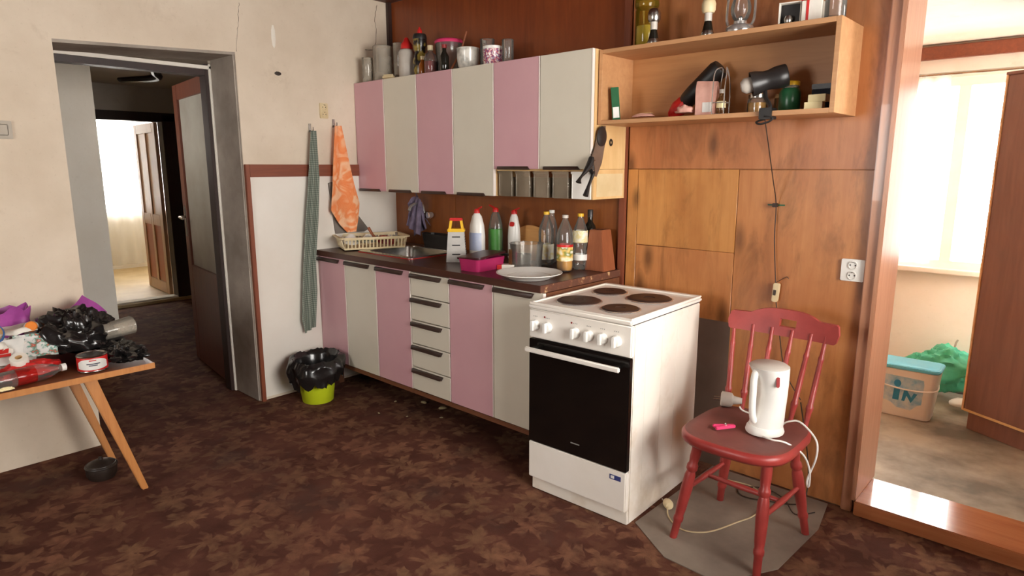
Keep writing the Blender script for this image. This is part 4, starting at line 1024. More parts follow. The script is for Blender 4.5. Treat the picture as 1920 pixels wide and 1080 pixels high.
# plate
pt_ = thing('dinner_plate', 'large white plate at the front of the worktop', 'plate', (1.705, -.530, Z1))
B().lathe([(0, .002), (.085, .002), (.095, 0), (.100, .004), (.150, .026), (.156, .028), (.155, .031), (.148, .030), (.098, .010), (0, .008)], 56).build('plate', 'white_plastic', pt_, smooth=60)
for r in (.151, .102): B().lathe([(r-.0015, .0302 if r > .11 else .0122), (r, .0308 if r > .11 else .0136), (r+.0015, .0305 if r > .11 else .0132)], 56).build('rim_line', 'grey_plastic', pt_)

# ------------------------------------------------------------------ on top of the wall cabinets
T1 = ZU1+.0008
def tumbler(name, label, loc, r, h, m='glass_dusty', group=None):
    t = thing(name, label, 'glass', loc, group=group)
    B().lathe([(0, 0), (r*.85, 0), (r, .01), (r, h), (r-.003, h), (r-.004, .012), (0, .010)], 28).build('glass_wall', m, t)
    B().lathe([(r-.003, h-.001), (r-.0005, h+.001), (r+.001, h-.001)], 28).build('lip', 'glass', t)
    return t
tumbler('tall_glass', 'wide dusty tall glass at the wall end of the cabinet top', (.185, -.2, T1), .062, .215)
tumbler('tall_glass', 'narrow dusty glass tube in the cabinet corner', (.305, -.16, T1), .040, .225)
tumbler('tall_glass', 'short dusty glass next to the plaster wall on the cabinets', (.095, -.255, T1), .034, .15)
tag(boxes((-.045, .045, -.015, .015, 0, .03)).build('soap_bar', 'ivory_plastic', loc=(.318, -.262, T1), rot=(0, 0, .2), bevel=.01, seg=3), 'small ivory block lying on the cabinet top edge', 'soap')
bottle('sauce_bottle', 'grey squeeze bottle with red cap on the wall cabinets', 'bottle', (.425, -.20, T1), [('bottle_body', 'grey_plastic', [(0, 0), (.045, 0), (.049, .006), (.049, .155), (.040, .168), (.028, .172), (.028, .178)]), ('cap', 'red', [(0, .172), (.036, .172), (.034, .20), (.022, .215), (.010, .238), (0, .238)])])
bottle('sauce_bottle', 'black and yellow bottle with red spout on the wall cabinets', 'bottle', (.550, -.20, T1), [('bottle_body', 'bottle_black_yellow', [(0, 0), (.042, 0), (.045, .005), (.044, .08), (.036, .12), (.030, .135), (.036, .155), (.041, .18), (.041, .215)]), ('shoulder', 'black', [(.041, .212), (.042, .225), (.036, .242), (.02, .245), (0, .245)]), ('cap', 'red', [(0, .243), (.016, .243), (.015, .262), (.006, .275), (.005, .282), (0, .282)])])
bottle('spice_bottle', 'little amber bottle beside the black and yellow bottle', 'bottle', (.612, -.235, T1), [('bottle_body', 'amber', [(0, 0), (.020, 0), (.022, .004), (.022, .06), (.010, .078), (.010, .09)]), ('cap', 'ivory_plastic', [(0, .088), (.012, .088), (.012, .108), (0, .108)])])
bottle('spice_bottle', 'clear bottle with red contents and pale stopper on the cabinets', 'bottle', (.685, -.235, T1), [('bottle_body', 'glass', [(0, 0), (.034, 0), (.037, .005), (.037, .09), (.030, .108), (.014, .122), (.013, .135)]), ('contents', 'red_dark', [(0, .003), (.034, .004), (.035, .07), (0, .07)]), ('stopper', 'ivory_plastic', [(0, .132), (.016, .132), (.017, .158), (0, .16)])])
bottle('storage_canister', 'clear plastic canister with red lid on the wall cabinets', 'canister', (.735, -.135, T1), [('canister_wall', 'plastic_clear', [(0, 0), (.070, 0), (.073, .004), (.080, .178), (.078, .178), (.071, .006), (0, .005)]), ('lid', 'hot_pink', [(0, .174), (.084, .174), (.084, .186), (.075, .196), (0, .196)])])
B().tube([(.862, -.235, T1+.012), (.872, -.17, T1+.11), (.888, -.14, T1+.222)], [.007, .006, .005], 8).build('wooden_stick', 'block_wood')
tag(bpy.data.objects['wooden_stick'], 'thin wooden stick leaning upward behind the small bottle', 'stick')
bottle('spice_bottle', 'small dark bottle left of the white pot', 'bottle', (.835, -.262, T1), [('bottle_body', 'dark_glass', [(0, 0), (.024, 0), (.026, .004), (.026, .08), (.012, .105), (.011, .125)]), ('cap', 'red_dark', [(0, .123), (.014, .123), (.014, .142), (0, .142)])])
pw_ = thing('ceramic_pot', 'white and grey ceramic pot on the wall cabinets', 'pot', (.962, -.20, T1))
B().lathe([(0, 0), (.045, 0), (.056, .02), (.062, .06), (.062, .11), (.064, .114), (.061, .116), (.058, .11), (.055, .03), (0, .012)], 36).build('pot_body', 'pot_grey', pw_)
tumbler('tall_glass', 'clear jar glass left of the flowered mug', (1.062, -.15, T1), .040, .155, 'glass')
bottle('spice_bottle', 'little clear bottle directly behind the white ceramic pot', 'bottle', (.975, -.085, T1), [('bottle_body', 'glass', [(0, 0), (.026, 0), (.028, .004), (.028, .12), (.012, .14), (.012, .155)]), ('cap', 'steel', [(0, .153), (.014, .153), (.014, .17), (0, .17)])])
mg = thing('coffee_mug', 'flower patterned mug on the wall cabinets', 'mug', (1.158, -.205, T1))
B().lathe([(0, 0), (.046, 0), (.050, .006), (.052, .098), (.049, .098), (.046, .01), (0, .008)], 32).build('mug_body', 'mug_floral', mg)
B().lathe([(.0525, .086), (.0535, .09), (.0535, .100), (.049, .101), (.049, .097)], 32).build('lip', 'white_plastic', mg)
B().tube(spline([(-.045, .02, .085), (-.07, .03, .08), (-.08, .035, .055), (-.068, .03, .03), (-.046, .02, .022)], 5), .005, 8).build('handle', 'white_plastic', mg)
tumbler('tall_glass', 'plain clear glass right of the flowered mug', (1.252, -.19, T1), .031, .125, 'glass')

# ------------------------------------------------------------------ on top of the shelf
T2 = ST+.0008
bottle('storage_jar', 'tall yellow-green glass jar on the shelf top', 'jar', (2.038, -.12, T2), [('jar_wall', 'glass_yellow', [(0, 0), (.046, 0), (.049, .005), (.049, .165), (.044, .175), (.044, .178)]), ('contents', 'pale_yellow', [(0, .003), (.042, .004), (.043, .10), (0, .10)]), ('lid', 'glass_yellow', [(0, .176), (.050, .178), (.054, .19), (.052, .215), (.045, .224), (0, .226)])])
def grinder(label, loc, top):
    bottle('spice_grinder', label, 'grinder', loc, [('foot', 'steel', [(0, 0), (.026, 0), (.028, .006), (.022, .022), (0, .022)]), ('jar', 'dark_glass', [(.022, .02), (.018, .04), (.015, .055), (.014, .06)]), ('neck', 'grey_plastic', [(.014, .058), (.015, .062), (.015, .088), (.016, .092)]), ('knob', top, [(0, .09), (.022, .09), (.027, .10), (.028, .125), (.022, .142), (.010, .148), (0, .148)])])
grinder('steel-capped pepper grinder before the yellow jar', (2.134, -.215, T2), 'steel')
grinder('cream-capped grinder standing alone on the shelf top', (2.383, -.215, T2), 'ivory_plastic')
ln = thing('oil_lantern', 'chrome oil lantern with glass chimney on the shelf top', 'lantern', (2.503, -.18, T2))
B().lathe([(0, 0), (.054, 0), (.056, .004), (.056, .022), (.050, .030), (.026, .036), (.026, .046), (0, .046)], 32).build('fuel_tank', 'chrome', ln)
B().lathe([(.020, .046), (.030, .058), (.038, .08), (.039, .10), (.030, .135), (.024, .15)], 28).build('chimney', 'glass', ln)
B().lathe([(0, .046), (.010, .046), (.012, .058), (.006, .066), (0, .066)], 16).build('burner', 'steel', ln)
for s in (-1, 1): B().tube(spline([(s*.040, 0, .024), (s*.054, 0, .045), (s*.057, 0, .09), (s*.052, 0, .14), (s*.030, 0, .165)], 6), .0055, 8).build('side_tube', 'chrome', ln)
B().lathe([(.024, .148), (.034, .152), (.034, .166), (.018, .186), (0, .19)], 24).build('hood', 'chrome', ln)
B().tube(spline([(-.055, 0, .11), (-.06, -.0, .17), (-.03, 0, .225), (.03, 0, .225), (.06, 0, .17), (.055, 0, .11)], 6), .0022, 6).build('carry_wire', 'steel', ln)
ob = thing('small_carton', 'small open cream carton with dark inside on the shelf top', 'carton', (2.706, -.20, T2), rz=R(12))
boxes((-.038, .038, -.03, .03, 0, .003), (-.038, -.035, -.03, .03, .003, .078), (.035, .038, -.03, .03, .003, .078), (-.035, .035, -.03, .03, .075, .078), (-.035, .035, .027, .03, .003, .075)).build('carton', 'paper', ob)
boxes((-.034, .034, -.0, .026, .0035, .0745)).build('dark_lining', 'black', ob)
lbm = B().lathe([(0, 0), (.013, .004), (.016, .016), (.012, .028), (0, .031)], 16).build('light_ball', 'steel', ob, loc=(-.005, -.016, .0035))
gf = thing('gift_box', 'little white box tied with red ribbon on the shelf top', 'box', (2.784, -.195, T2), rz=R(8))
boxes((-.034, .034, -.03, .03, 0, .074)).build('box', 'paper', gf, bevel=.001)
boxes((-.018, -.009, -.0312, .0312, .0005, .0752)).build('ribbon', 'red', gf)
b = B()
for s in (-1, 1): b.tube(spline([(-.013, 0, .076), (-.013+s*.02, .0, .098), (-.013+s*.034, 0, .092), (-.013+s*.02, 0, .078), (-.013, 0, .0765)], 5), .003, 6)
b.build('bow', 'red', gf)
tumbler('tall_glass', 'empty clear glass at the right end of the shelf top', (2.858, -.185, T2), .036, .135, 'glass')

# ------------------------------------------------------------------ inside the shelf
T3 = SI+.0008
gp = thing('tea_carton', 'thin green carton standing at the left end inside the shelf', 'carton', (1.947, -.20, T3), rot=(0, R(-5), R(35)))
boxes((-.018, .018, -.008, .008, 0.002, .148)).build('carton', 'green_deep', gp, bevel=.001); boxes((-.014, .014, -.0086, -.0078, .012, .06)).build('label', 'label_white', gp)
pkg = thing('paper_packet', 'flat brownish folded packet inside the shelf', 'packet', (2.060, -.15, T3), rz=R(6))
blob(B(), .052, .03, .017, 9, .15, 2.5, 20, 12, (0, 0, .014), 0, False).build('packet', 'pink_paper', pkg); boxes((-.02, .04, -.012, .012, .028, .031)).build('fold', 'kraft', pkg)
dk = thing('black_flask', 'black bottle with red foil end leaning behind the pink paper bag', 'bottle', (2.190, -.10, T3+.030), rot=(0, R(50), 0))
B().lathe([(0, .06), (.030, .06), (.036, .075), (.040, .12), (.043, .25), (.036, .268), (0, .272)], 24).build('flask_body', 'black', dk)
blob(B(), .034, .034, .06, 4, .16, 2.6, 30, 18, (0, 0, .03), -1).build('red_foil', 'red', dk, smooth=50)
tag(blob(B(), .038, .028, .03, 8, .25, 2.6, 28, 16, (0, 0, .018), 0.0).build('pink_wrapper', 'pink_paper', loc=(2.278, -.175, T3), smooth=50), 'crumpled pinkish wrapper beside the leaning black bottle', 'wrapper')
pbg = thing('paper_bag', 'pink patterned paper bag standing inside the shelf', 'bag', (2.372, -.165, T3), rz=R(4))
b = B(); b.add([(-.042, -.022, 0), (.042, -.022, 0), (.042, .022, 0), (-.042, .022, 0), (-.045, -.02, .11), (.045, -.02, .11), (.045, .018, .11), (-.045, .018, .11), (-.046, -.006, .145), (.046, -.006, .138), (.046, .002, .138), (-.046, .002, .145)], [(0, 3, 2, 1), (0, 1, 5, 4), (1, 2, 6, 5), (2, 3, 7, 6), (3, 0, 4, 7), (4, 5, 9, 8), (5, 6, 10, 9), (6, 7, 11, 10), (7, 4, 8, 11), (8, 9, 10, 11)])
b.build('bag', 'pink_paper', pbg, bevel=.002); boxes((-.01, .03, -.0232, -.0222, .015, .055)).build('print', 'label_white', pbg)
wr = thing('wire_holder', 'chrome wire holder beside the pink paper bag', 'holder', (2.438, -.20, T3))
for s in (-1, 1): B().tube(spline([(s*.026, 0, .003), (s*.026, 0, .10), (s*.026, .01, .165), (s*.018, .02, .185), (s*.010, .05, .185), (s*.02, .06, .12), (s*.02, .06, .004)], 5), .0024, 6).build('upright_wire', 'chrome', wr)
for z in (.004, .05): B().tube([(-.026, 0, z), (.026, 0, z), (.026, .06, z), (-.026, .06, z)], .0022, 6, True).build('ring_wire', 'chrome', wr)
bottle('spice_bottle', 'small amber bottle inside the wire holder', 'bottle', (2.438, -.170, T3), [('bottle_body', 'plastic_amber', [(0, 0), (.016, 0), (.018, .004), (.018, .06), (.008, .078), (.008, .09)]), ('label', 'pale_yellow', [(.0184, .03), (.0186, .031), (.0186, .055), (.0184, .056)]), ('cap', 'grey_plastic', [(0, .088), (.010, .088), (.010, .104), (0, .104)])])
# clamp lamp
lp = thing('clamp_lamp', 'black clamp spotlight with white bulb clipped to the shelf', 'lamp', (2.662, -.248, SZ0))
ax = Matrix.Translation((-.040, .055, .138)) @ Matrix.Rotation(R(28), 4, 'Z') @ Matrix.Rotation(R(-104), 4, 'Y')
q = B(); q.T = ax; q.lathe([(0, -.078), (.034, -.078), (.040, -.084), (.043, -.080), (.043, -.045), (.038, -.02), (.037, .0), (.046, .03), (.048, .05), (.045, .05), (.036, .02), (0, .02)], 28); q.build('lamp_head', 'black_metal', lp)
q = B(); q.T = ax; q.lathe([(.020, .02), (.026, .040), (.031, .056), (.030, .074), (.018, .088), (0, .091)], 24); q.build('bulb', 'grey_plastic', lp)
B().tube(spline([(-.035, .055, .10), (-.02, .03, .07), (.006, .008, .04), (.006, .002, .02)], 5), .008, 8).build('arm', 'black_metal', lp)
boxes((-.022, .026, -.02, .03, .0185, .030), (-.022, .026, -.02, .03, -.012, -.0005), (-.022, .026, -.026, -.0145, -.012, .030)).build('clamp', 'black', lp, bevel=.002)
B().tube(spline([(.0, -.02, -.012), (-.03, -.024, -.022), (-.012, -.03, -.03), (.02, -.026, -.022), (.03, -.022, -.008), (.0, -.026, .0)], 5), .004, 6).build('knotted_flex', 'black', lp)
bottle('storage_jar', 'small jar with brass contents under the lamp head', 'jar', (2.566, -.115, T3), [('jar_wall', 'glass', [(0, 0), (.036, 0), (.038, .004), (.038, .055), (.033, .062), (.033, .066)]), ('contents', 'oil', [(0, .003), (.034, .004), (.035, .045), (0, .045)]), ('lid', 'steel', [(0, .064), (.035, .064), (.035, .078), (0, .079)])])
bottle('storage_jar', 'green glass jar with yellow lid inside the shelf', 'jar', (2.695, -.115, T3), [('jar_wall', 'green_deep', [(0, 0), (.037, 0), (.040, .004), (.040, .075), (.034, .088), (.031, .092)]), ('neck', 'glass_dusty', [(.031, .09), (.031, .104)]), ('lid', 'yellow', [(0, .102), (.034, .102), (.034, .116), (.032, .118), (0, .118)])])
bottle('storage_jar', 'little dim jar between the lamp clamp and green jar', 'jar', (2.640, -.062, T3), [('jar_wall', 'plastic_amber', [(0, 0), (.022, 0), (.024, .004), (.024, .06), (.02, .066)]), ('lid', 'kraft', [(0, .064), (.022, .064), (.022, .078), (0, .079)])])
m1 = thing('matchbox', 'lower of the two yellow matchboxes inside the shelf', 'matchbox', (2.818, -.20, T3), rz=R(5), group='yellow matchboxes')
boxes((-.031, .031, -.022, .022, 0, .026)).build('sleeve', 'pale_yellow', m1, bevel=.001); boxes((-.0315, .0315, -.020, .020, .002, .024)).build('tray', 'paper', m1)
m2 = copy_tree(m1); m2.location = (2.831, -.198, T3+.0268); m2.rotation_euler = (0, 0, R(-3)); m2['label'] = 'upper of the two yellow matchboxes inside the shelf'
db = thing('dark_box', 'dark blue-black box at the back right inside the shelf', 'box', (2.815, -.055, T3))
boxes((-.048, .048, -.035, .035, 0, .085)).build('box', 'dark_cloth', db, bevel=.002); boxes((-.049, .049, -.036, .036, .085, .104)).build('lid', 'black_metal', db, bevel=.002)

# hanging lamp flex with clip and inline switch
fx = B().tube(spline([(2.664, -.268, 1.588), (2.657, -.19, 1.48), (2.647, -.09, 1.345), (2.638, -.020, 1.252), (2.641, -.018, 1.106), (2.660, -.018, .922)], 8), .0022, 6).build('lamp_flex', 'wire_dark')
tag(fx, 'thin lamp flex hanging from the shelf to the inline switch', 'cable')
cl = thing('cable_clip', 'greenish metal cable clip across the hanging flex', 'clip', (2.632, -.001, 1.252))
boxes((-.036, .036, -.004, 0, -.003, .003)).build('clip_bar', 'green_deep', cl, bevel=.001); boxes((-.009, .010, -.024, -.004, -.008, .008)).build('clip_hook', 'wire_dark', cl, bevel=.001)
ins = thing('inline_switch', 'ivory inline switch on the hanging lamp flex', 'switch', (2.664, -.018, .881), rot=(0, R(4), 0))
b = B(); b.T = FRONT; b.prism(rrect(.026, .082, .008), -.010, .010); b.build('switch_body', 'ivory_plastic', ins, bevel=.003)
boxes((-.008, .004, -.0125, -.0095, -.012, .012)).build('rocker', 'wire_dark', ins, bevel=.001)
fx2 = B().tube(spline([(2.668, -.018, .839), (2.690, -.018, .719), (2.717, -.018, .581), (2.752, -.018, .50), (2.803, -.018, .43)], 8), .0022, 6).build('lamp_flex', 'wire_dark')
tag(fx2, 'thin flex from the inline switch down behind the chair', 'cable')
st2 = B().tube(spline([(2.662, -.016, .9235), (2.681, -.014, .938), (2.702, -.012, .952), (2.71, -.010, .945)], 5), .0016, 6).build('flex_offcut', 'wire_dark')
tag(st2, 'short bent wire end above the inline switch', 'wire')

# shears hanging at the cabinet end
sc = thing('kitchen_shears', 'black-handled kitchen shears hanging at the cabinet end', 'shears', (1.8835, -.30, 1.30))
def yz_prism(b, poly, x0, x1):
    n = len(poly); b.add([(x0, y, z) for y, z in poly]+[(x1, y, z) for y, z in poly], [tuple(range(n))[::-1], tuple(range(n, 2*n))]+[(i, (i+1) % n, n+(i+1) % n, n+i) for i in range(n)]); return b
yz_prism(B(), [(.030, .262), (.070, .262), (.098, .24), (.070, .13), (.030, .065), (.004, .070), (-.032, .125), (.012, .20)], .006, .010).build('blade', 'blade', sc, bevel=.001)
yz_prism(B(), [(.050, .25), (.074, .298), (.090, .298), (.086, .24), (.066, .215)], .0105, .013).build('blade', 'blade', sc)
q = B(); q.T = Matrix.Translation((.0, .058, .250)) @ Matrix.Rotation(R(90), 4, 'Y'); q.lathe([(0, .017), (.034, .017), (.038, .015), (.038, .0135), (0, .0135)], 28, sx=1.2); q.build('pivot_guard', 'black_metal', sc)
B().tube(spline([(.016, -.022, .155), (.016, -.036, .12), (.016, -.075, .085), (.016, -.108, .060), (.016, -.119, .042)], 5), [.011+.005*math.sin(i*.35) for i in range(21)], 8).build('grip', 'black', sc)
B().tube(spline([(.016, -.03, .135), (.016, -.02, .100), (.016, -.012, .075), (.016, -.038, .030), (.016, -.064, -.020)], 5), [.011+.004*math.sin(i*.35) for i in range(21)], 8).build('grip', 'black', sc)
for y, z in ((-.015, .14), (-.035, .105), (-.022, .095)):
    q = B(); q.T = Matrix.Translation((.028, y, z)) @ Matrix.Rotation(R(90), 4, 'Y'); q.lathe([(.004, 0), (.003, .002), (0, .003)], 10); q.build('rivet', 'steel', sc)
q = B(); q.T = Matrix.Translation((1.8805, -.142, 1.525)) @ Matrix.Rotation(R(90), 4, 'Y'); q.lathe([(.006, .0), (.006, .002), (.0125, .003), (.014, .001), (.014, 0)], 20, sx=1.25)
cpz = q.build('hole_grommet', 'black', wu); cpz.matrix_parent_inverse = Matrix.Translation(wu.location).inverted()

# ------------------------------------------------------------------ table with rubbish
TZ = .57
tb = thing('low_table', 'low wooden table with splayed legs by the plaster wall', 'table', (.40, -2.45, 0))
boxes((-.30, .28, -.62, .60, TZ-.022, TZ)).build('table_top', 'table_top', tb, bevel=.002)
boxes((.2805, .288, -.62, .60, TZ-.024, TZ+.001)).build('edge_strip', 'leg_oak', tb, bevel=.001)
boxes((-.22, .20, .38, .40, TZ-.08, TZ-.022), (-.22, .20, -.42, -.40, TZ-.08, TZ-.022)).build('cross_rail', 'leg_oak', tb)
def tleg(t0, f0):
    t0, f0 = Vector(t0), Vector(f0); b = B(); a, c = .024, .013
    vs = [(t0.x+sx*a*.6, t0.y+sy*a, t0.z) for sx, sy in ((-1, -1), (1, -1), (1, 1), (-1, 1))]+[(f0.x+sx*c, f0.y+sy*c, f0.z) for sx, sy in ((-1, -1), (1, -1), (1, 1), (-1, 1))]
    b.add(vs, [(0, 1, 2, 3), (7, 6, 5, 4), (0, 4, 5, 1), (1, 5, 6, 2), (2, 6, 7, 3), (3, 7, 4, 0)]); b.build('leg', 'leg_oak', tb, bevel=.003)
tleg((.235, .36, TZ-.0225), (.258, .515, 0)); tleg((-.20, .36, TZ-.0225), (-.165, .51, 0)); tleg((.235, -.38, TZ-.0225), (.258, -.53, 0)); tleg((-.20, -.38, TZ-.0225), (-.165, -.53, 0))
TT = TZ+.0015
dpot = thing('dark_pot', 'dark round lidded pot on the carpet under the table', 'pot', (.40, -2.03, 0))
B().lathe([(0, 0), (.05, 0), (.062, .02), (.064, .06), (.060, .07), (0, .07)], 28).build('pot_body', 'pot_dark', dpot)
B().lathe([(.0645, .056), (.067, .06), (.064, .066), (.03, .084), (.01, .088), (.008, .10), (0, .102)], 28).build('lid', 'pot_dark', dpot)
def crumple(name, label, cat, loc, rx, ry, rz, seed, m, amp=.25, freq=2.6, rot=0):
    return tag(blob(B(), rx, ry, rz, seed, amp, freq, 64, 40, (0, 0, rz*.35), 0.001).build(name, m, loc=loc, rot=(0, 0, rot), smooth=55), label, cat)
crumple('plastic_bag', 'big crumpled black plastic bag on the low table', 'bag', (.33, -2.04, TT), .135, .145, .150, 3, 'bag_black', .30, 2.2)
crumple('plastic_bag', 'dark flat plastic bag hanging over the table end', 'bag', (.52, -1.93, TT), .13, .085, .05, 11, 'bag_black', .30, 3)
pu = B()
def pf(u, v):
    th = 2*math.pi*u; r = .075*(.75+.25*v)
    n_ = noise.noise(Vector((math.cos(th)*2, math.sin(th)*2, v*2)))
    return (.7*r*math.cos(th)*(1+.4*n_), 1.25*r*math.sin(th)*(1+.4*n_), .02+.205*v*(1+.18*n_))
pu.grid(pf, 40, 12, True); tag(pu.build('plastic_bag', 'bag_purple', loc=(.165, -2.265, TT), solid=.003, smooth=60), 'open purple bag standing at the wall behind the rubbish', 'bag')
pu = B(); pu.grid(lambda u, v: (.02*math.sin(u*5)+.03*v, -.10+.22*u, .02+.235*v*(1-abs(u-.55)*1.1)+.01*math.sin(u*9)), 20, 10)
tag(pu.build('plastic_bag', 'bag_purple', loc=(.125, -1.985, TT), solid=.003, smooth=60), 'upright purple plastic flap behind the black bag', 'bag')
# tin with red and white label
tn = thing('food_tin', 'red and white food tin at the table edge', 'tin', (.605, -2.062, TT), rz=R(77))
B().lathe([(0, 0), (.055, 0), (.057, .003), (.055, .006), (.055, .064), (.057, .067), (.054, .070), (.052, .066), (0, .066)], 36).build('can', 'steel', tn)
B().lathe([(.0553, .007), (.0557, .008), (.0557, .062), (.0553, .063)], 36).build('label', 'red', tn)
b = B(); b.grid(lambda u, v: (.0562*math.sin(R(-62+124*u)), -.0562*math.cos(R(-62+124*u)), .012+(.046-.022*abs(2*u-1)**3)*v+.006*abs(2*u-1)**2), 20, 4); b.build('label_shield', 'label_white', tn)
for z, w_, m in ((.036, .05, 'text_dark'), (.029, .032, 'text_dark'), (.050, .026, 'red')):
    b = B(); b.grid(lambda u, v: (.0567*math.sin((u-.45)*w_/.0567), -.0567*math.cos((u-.45)*w_/.0567), z+.0042*v), 10, 1); b.build('print_line', m, tn)
# lying glass
jg = thing('drinking_glass', 'cloudy drinking glass lying on its side over the dark bag', 'glass', (.405, -1.965, TT+.105), rot=(R(-86), R(0), R(12)))
B().lathe([(0, .0), (.034, .0), (.036, .004), (.042, .135), (.040, .135), (.034, .008), (0, .006)], 30).build('glass_wall', 'glass_dusty', jg); B().lathe([(.0395, .134), (.041, .137), (.043, .134)], 30).build('lip', 'glass', jg)
lb_ = thing('soda_bottle', 'clear soda bottle with red label lying along the table edge', 'bottle', (.645, -2.415, TT+.034), rot=(R(-90), 0, R(10)))
B().lathe([(0, 0), (.026, 0), (.032, .012), (.033, .10), (.030, .12), (.033, .14), (.033, .18), (.026, .21), (.014, .235), (.013, .25)], 30).build('bottle_body', 'plastic_clear', lb_)
B().lathe([(.0332, .085), (.0336, .086), (.0336, .15), (.0332, .151)], 30).build('label', 'plastic_red', lb_)
B().lathe([(0, .245), (.015, .245), (.015, .262), (0, .263)], 20).build('cap', 'white_plastic', lb_)
rp = thing('paper_roll', 'small white paper roll lying on the red packet', 'paper roll', (.535, -2.292, TT+.058), rot=(R(8), R(24), 0))
B().lathe([(.011, 0), (.030, 0), (.031, .002), (.031, .038), (.030, .040), (.011, .040), (.011, 0)], 28).build('roll', 'paper', rp); B().lathe([(.0105, .0), (.0105, .0405), (.0125, .0405), (.0125, .0), (.0105, 0)], 20).build('core', 'kraft', rp)
crumple('red_packet', 'shiny red packet flattened under the paper roll', 'packet', (.535, -2.275, TT), .06, .12, .05, 5, 'red', .18, 2.2)
crumple('orange_packet', 'orange packet at the left edge of the rubbish', 'packet', (.575, -2.43, TT), .03, .05, .06, 15, 'orange', .12, 2)
def sheet(name, label, cat, loc, w, h, rot, m, bend=.02, seed=1):
    b = B(); b.grid(lambda u, v: ((u-.5)*w, (v-.5)*h, bend*math.sin(u*3+seed)+bend*.6*noise.noise(Vector((u*3, v*3, seed)))), 14, 14)
    return tag(b.build(name, m, loc=loc, rot=rot, solid=.0012, smooth=60), label, cat)
sheet('paper_sheet', 'white printed leaflet in the middle of the rubbish', 'paper', (.425, -2.215, TT+.105), .11, .15, (R(-6), R(32), R(-10)), 'photo_paper', .012, 2)
ps = sheet('paper_sheet', 'white paper with red print at the left of the rubbish', 'paper', (.455, -2.318, TT+.10), .13, .11, (R(8), R(36), R(-20)), 'label_white', .010, 3)
for a_, b_, c_, d_ in ((-.01, .012, -.03, .01), (.018, .03, -.03, .02)): boxes((a_, b_, c_, d_, .0085, .0115)).build('red_print', 'red', ps)
sheet('paper_sheet', 'crumpled white paper bag beneath the purple bag', 'paper', (.30, -2.27, TT+.155), .12, .15, (R(4), R(30), R(8)), 'paper', .03, 5)
mj = thing('milk_bottle', 'white bottle with yellow-orange cap lying in the rubbish', 'bottle', (.335, -2.205, TT+.165), rot=(R(70), 0, R(80)))
B().lathe([(0, -.10), (.024, -.10), (.030, -.09), (.030, -.03), (.016, -.008), (.016, 0)], 24).build('bottle_body', 'white_plastic', mj); B().lathe([(0, -.004), (.022, -.004), (.022, .016), (.018, .020), (0, .020)], 20).build('cap', 'orange', mj)
bwl = thing('ceramic_bowl', 'tan bowl with blue rim at the left edge of the table', 'bowl', (.35, -2.365, TT+.15), rot=(R(10), R(40), 0))
B().lathe([(0, -.05), (.03, -.05), (.055, -.02), (.065, .015), (.062, .016), (.050, -.015), (0, -.04)], 28).build('bowl_shell', 'kraft', bwl); B().lathe([(.0655, .006), (.067, .012), (.0655, .018), (.061, .018)], 28).build('rim_band', 'blue', bwl)
crumple('rubbish_heap', 'heap of mixed pale wrappers under the papers on the table', 'rubbish', (.37, -2.315, TT), .09, .10, .10, 21, 'paper', .2, 2.4)
crumple('green_wrapper', 'small pale green wrapper scrap at the table front edge', 'wrapper', (.668, -2.37, TT), .010, .025, .010, 9, 'pale_yellow', .3, 3)

# ------------------------------------------------------------------ hall: coat, ceiling strip
ct = thing('dark_coat', 'dark coat hanging behind the open hall door', 'coat', (-2.62, -.30, 0))
def coatf(u, v):
    th = math.pi*2*u
    w_, d_, z = pw([(.015, .015, 1.12), (.06, .04, 1.05), (.13, .07, .95), (.15, .085, .60), (.17, .09, .25)], v)
    k = 1+.15*math.sin(th*4+v*3)
    return (w_*math.cos(th)*k, .13-d_+d_*math.sin(th)*k, z)
B().grid(coatf, 40, 20, True).build('coat_body', 'dark_cloth', ct, smooth=70)
B().grid(lambda u, v: ((.045)*math.cos(2*math.pi*u)-.12-.03*v, .02+.04*math.sin(2*math.pi*u), lerp(.98, .55, v)), 16, 8, True).build('sleeve', 'dark_cloth', ct, smooth=70)
B().tube(spline([(0, .24, 1.15), (0, .17, 1.15), (0, .14, 1.13)], 4), .006, 6).build('hook', 'steel', ct)
lf_ = B(); lf_.tube(spline([(-3.1, -.72, 2.192), (-2.75, -.60, 2.175), (-2.5, -.58, 2.17), (-2.3, -.68, 2.18), (-2.15, -.74, 2.194)], 6), [.004]+[.03]*23+[.004], 8)
tag(lf_.build('ceiling_conduit', 'pot_dark'), 'dark curved strip along the hall ceiling', 'conduit')

# ------------------------------------------------------------------ side room things
bk = thing('detergent_tub', 'white laundry tub with blue lid and lettering in the side room', 'tub', (2.945, 1.385, 0), rz=R(2))
def frust(b, w0, d0, w1, d1, z0, z1, r=.035):
    I = rrect(w0, d0, r, 5); O = rrect(w1, d1, r*1.1, 5); n = len(I)
    return b.add([(x, y, z0) for x, y in I]+[(x, y, z1) for x, y in O], [tuple(range(n))[::-1], tuple(range(n, 2*n))]+[(i, (i+1) % n, n+(i+1) % n, n+i) for i in range(n)])
frust(B(), .265, .17, .31, .205, 0, .285).build('tub_body', 'white_plastic', bk, bevel=.004)
frust(B(), .325, .22, .325, .22, .285, .303).build('lid', 'sky_blue', bk, bevel=.004); frust(B(), .30, .195, .296, .19, .303, .306).build('lid_panel', 'sky_blue', bk)
TILT = Matrix.Rotation(math.atan2(.0175, .285), 4, 'X')
face = lambda x, z: Matrix.Translation((x, -.085-.0175*z/.285-.0008, z)) @ TILT @ FRONT
b = B(); b.T = face(-.012, .155); b.prism([(-.105, -.06), (-.05, -.075), (-.02, -.10), (.05, -.105), (.08, -.07), (.10, -.06), (.105, .06), (.10, .085), (-.105, .09), (-.11, .02)], 0, .0006); b.build('print_panel', 'tub_blue', bk)
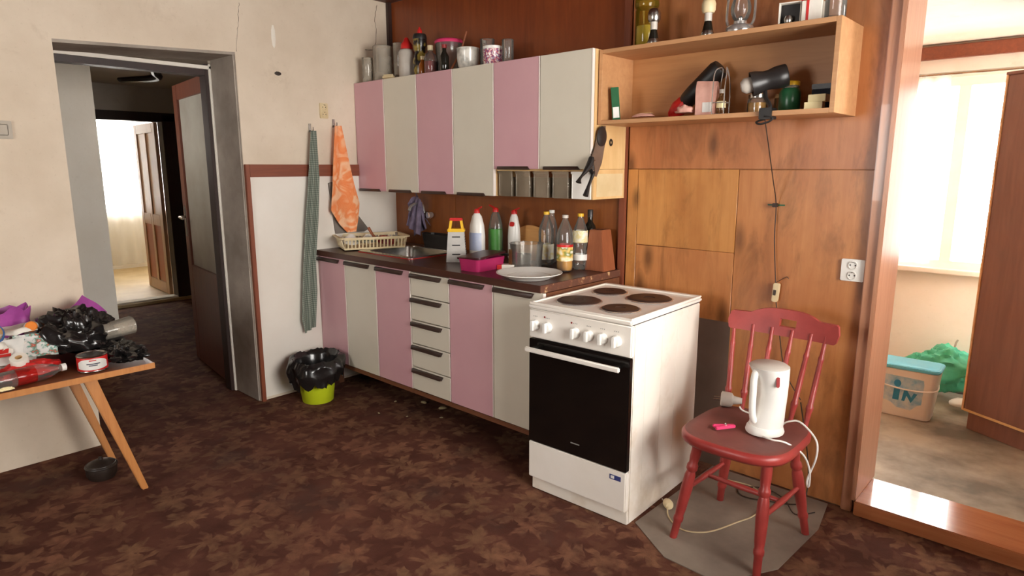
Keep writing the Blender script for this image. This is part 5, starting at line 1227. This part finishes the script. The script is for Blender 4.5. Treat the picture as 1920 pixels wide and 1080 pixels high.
b = B(); b.T = face(-.030, .155) @ Matrix.Translation((0, 0, .0008)); b.prism([(-.026, -.055), (.006, -.055), (.010, .020), (-.020, .020)], 0, .0008); b.build('print_letter', 'letter_blue', bk)
b = B(); b.T = face(-.030, .155) @ Matrix.Translation((-.006, .045, .0008)); b.lathe([(0, 0), (.018, 0), (.018, .0008), (0, .0008)], 20, sy=1.2); b.build('print_letter', 'letter_blue', bk)
b = B(); b.T = face(.025, .135) @ Matrix.Translation((0, 0, .0008)); b.prism([(-.035, -.035), (-.02, -.035), (-.012, .0), (.012, -.04), (.04, .018), (.022, .022), (.012, -.008), (-.012, .032), (-.026, .03)], 0, .0008); b.build('print_letter', 'letter_blue', bk)
B().tube(spline([(-.150, .0, .20), (-.155, -.098, .195), (-.06, -.103, .175), (.06, -.103, .172), (.150, -.098, .19), (.149, 0, .20)], 6), .0045, 8).build('carry_handle', 'white_plastic', bk)
gbg = blob(B(), .17, .11, .13, 6, .22, 2.0, 56, 34, (0, 0, .0), -.2)
gbo = thing('plastic_bag', 'crumpled teal plastic bag hung on the side room wall', 'bag', (3.06, 1.83, .19))
gbg.build('bag', 'teal_bag', gbo, smooth=55); B().tube([(-.15, -.02, .05), (-.22, -.02, .015), (-.25, -.03, -.02)], [.03, .015, .004], 8).build('bag_tail', 'teal_bag', gbo)
B().tube([(0.02, .155, .15), (0.02, .10, .145), (.02, .07, .12)], .006, 6).build('nail', 'steel', gbo)
tag(blob(B(), .05, .05, .04, 2, .1, 2, 28, 18, (0, 0, .038), 0.0005, False).build('foam_lump', 'white_plastic', loc=(3.17, 1.63, 0)), 'rounded white lump on the side room floor', 'lump')
wd = thing('wardrobe', 'tall brown wardrobe with pale worn edge in the side room', 'wardrobe', (3.215, 1.36, 0), rz=math.atan2(-.17, .29))
boxes((.012, .95, .0, .45, .10, 1.86)).build('body', 'wardrobe_brown', wd, bevel=.003)
boxes((.0, .012, -.004, .45, .10, 1.865)).build('edge_band', 'dirty_side', wd, bevel=.002)
boxes((.03, .93, .015, .43, .0, .10)).build('plinth', 'wardrobe_brown', wd)
boxes((.012, .95, -.003, .0, .10, .112)).build('lower_moulding', 'cab_wood', wd)
boxes((.0, .95, -.006, .45, 1.86, 1.875)).build('top_board', 'wardrobe_brown', wd, bevel=.002)
crt = B().grid(lambda u, v: (1.75+u*1.13, 1.955-.018*math.sin(u*80), 1.95-v*1.14), 130, 4); crt = crt.build('window_curtain', 'sheer')
tag(crt, 'pale sheer curtain at the side room window', 'curtain'); B().tube([(1.65, 1.955, 1.96), (3.65, 1.955, 1.96)], .008).build('curtain_rod', 'steel', crt)
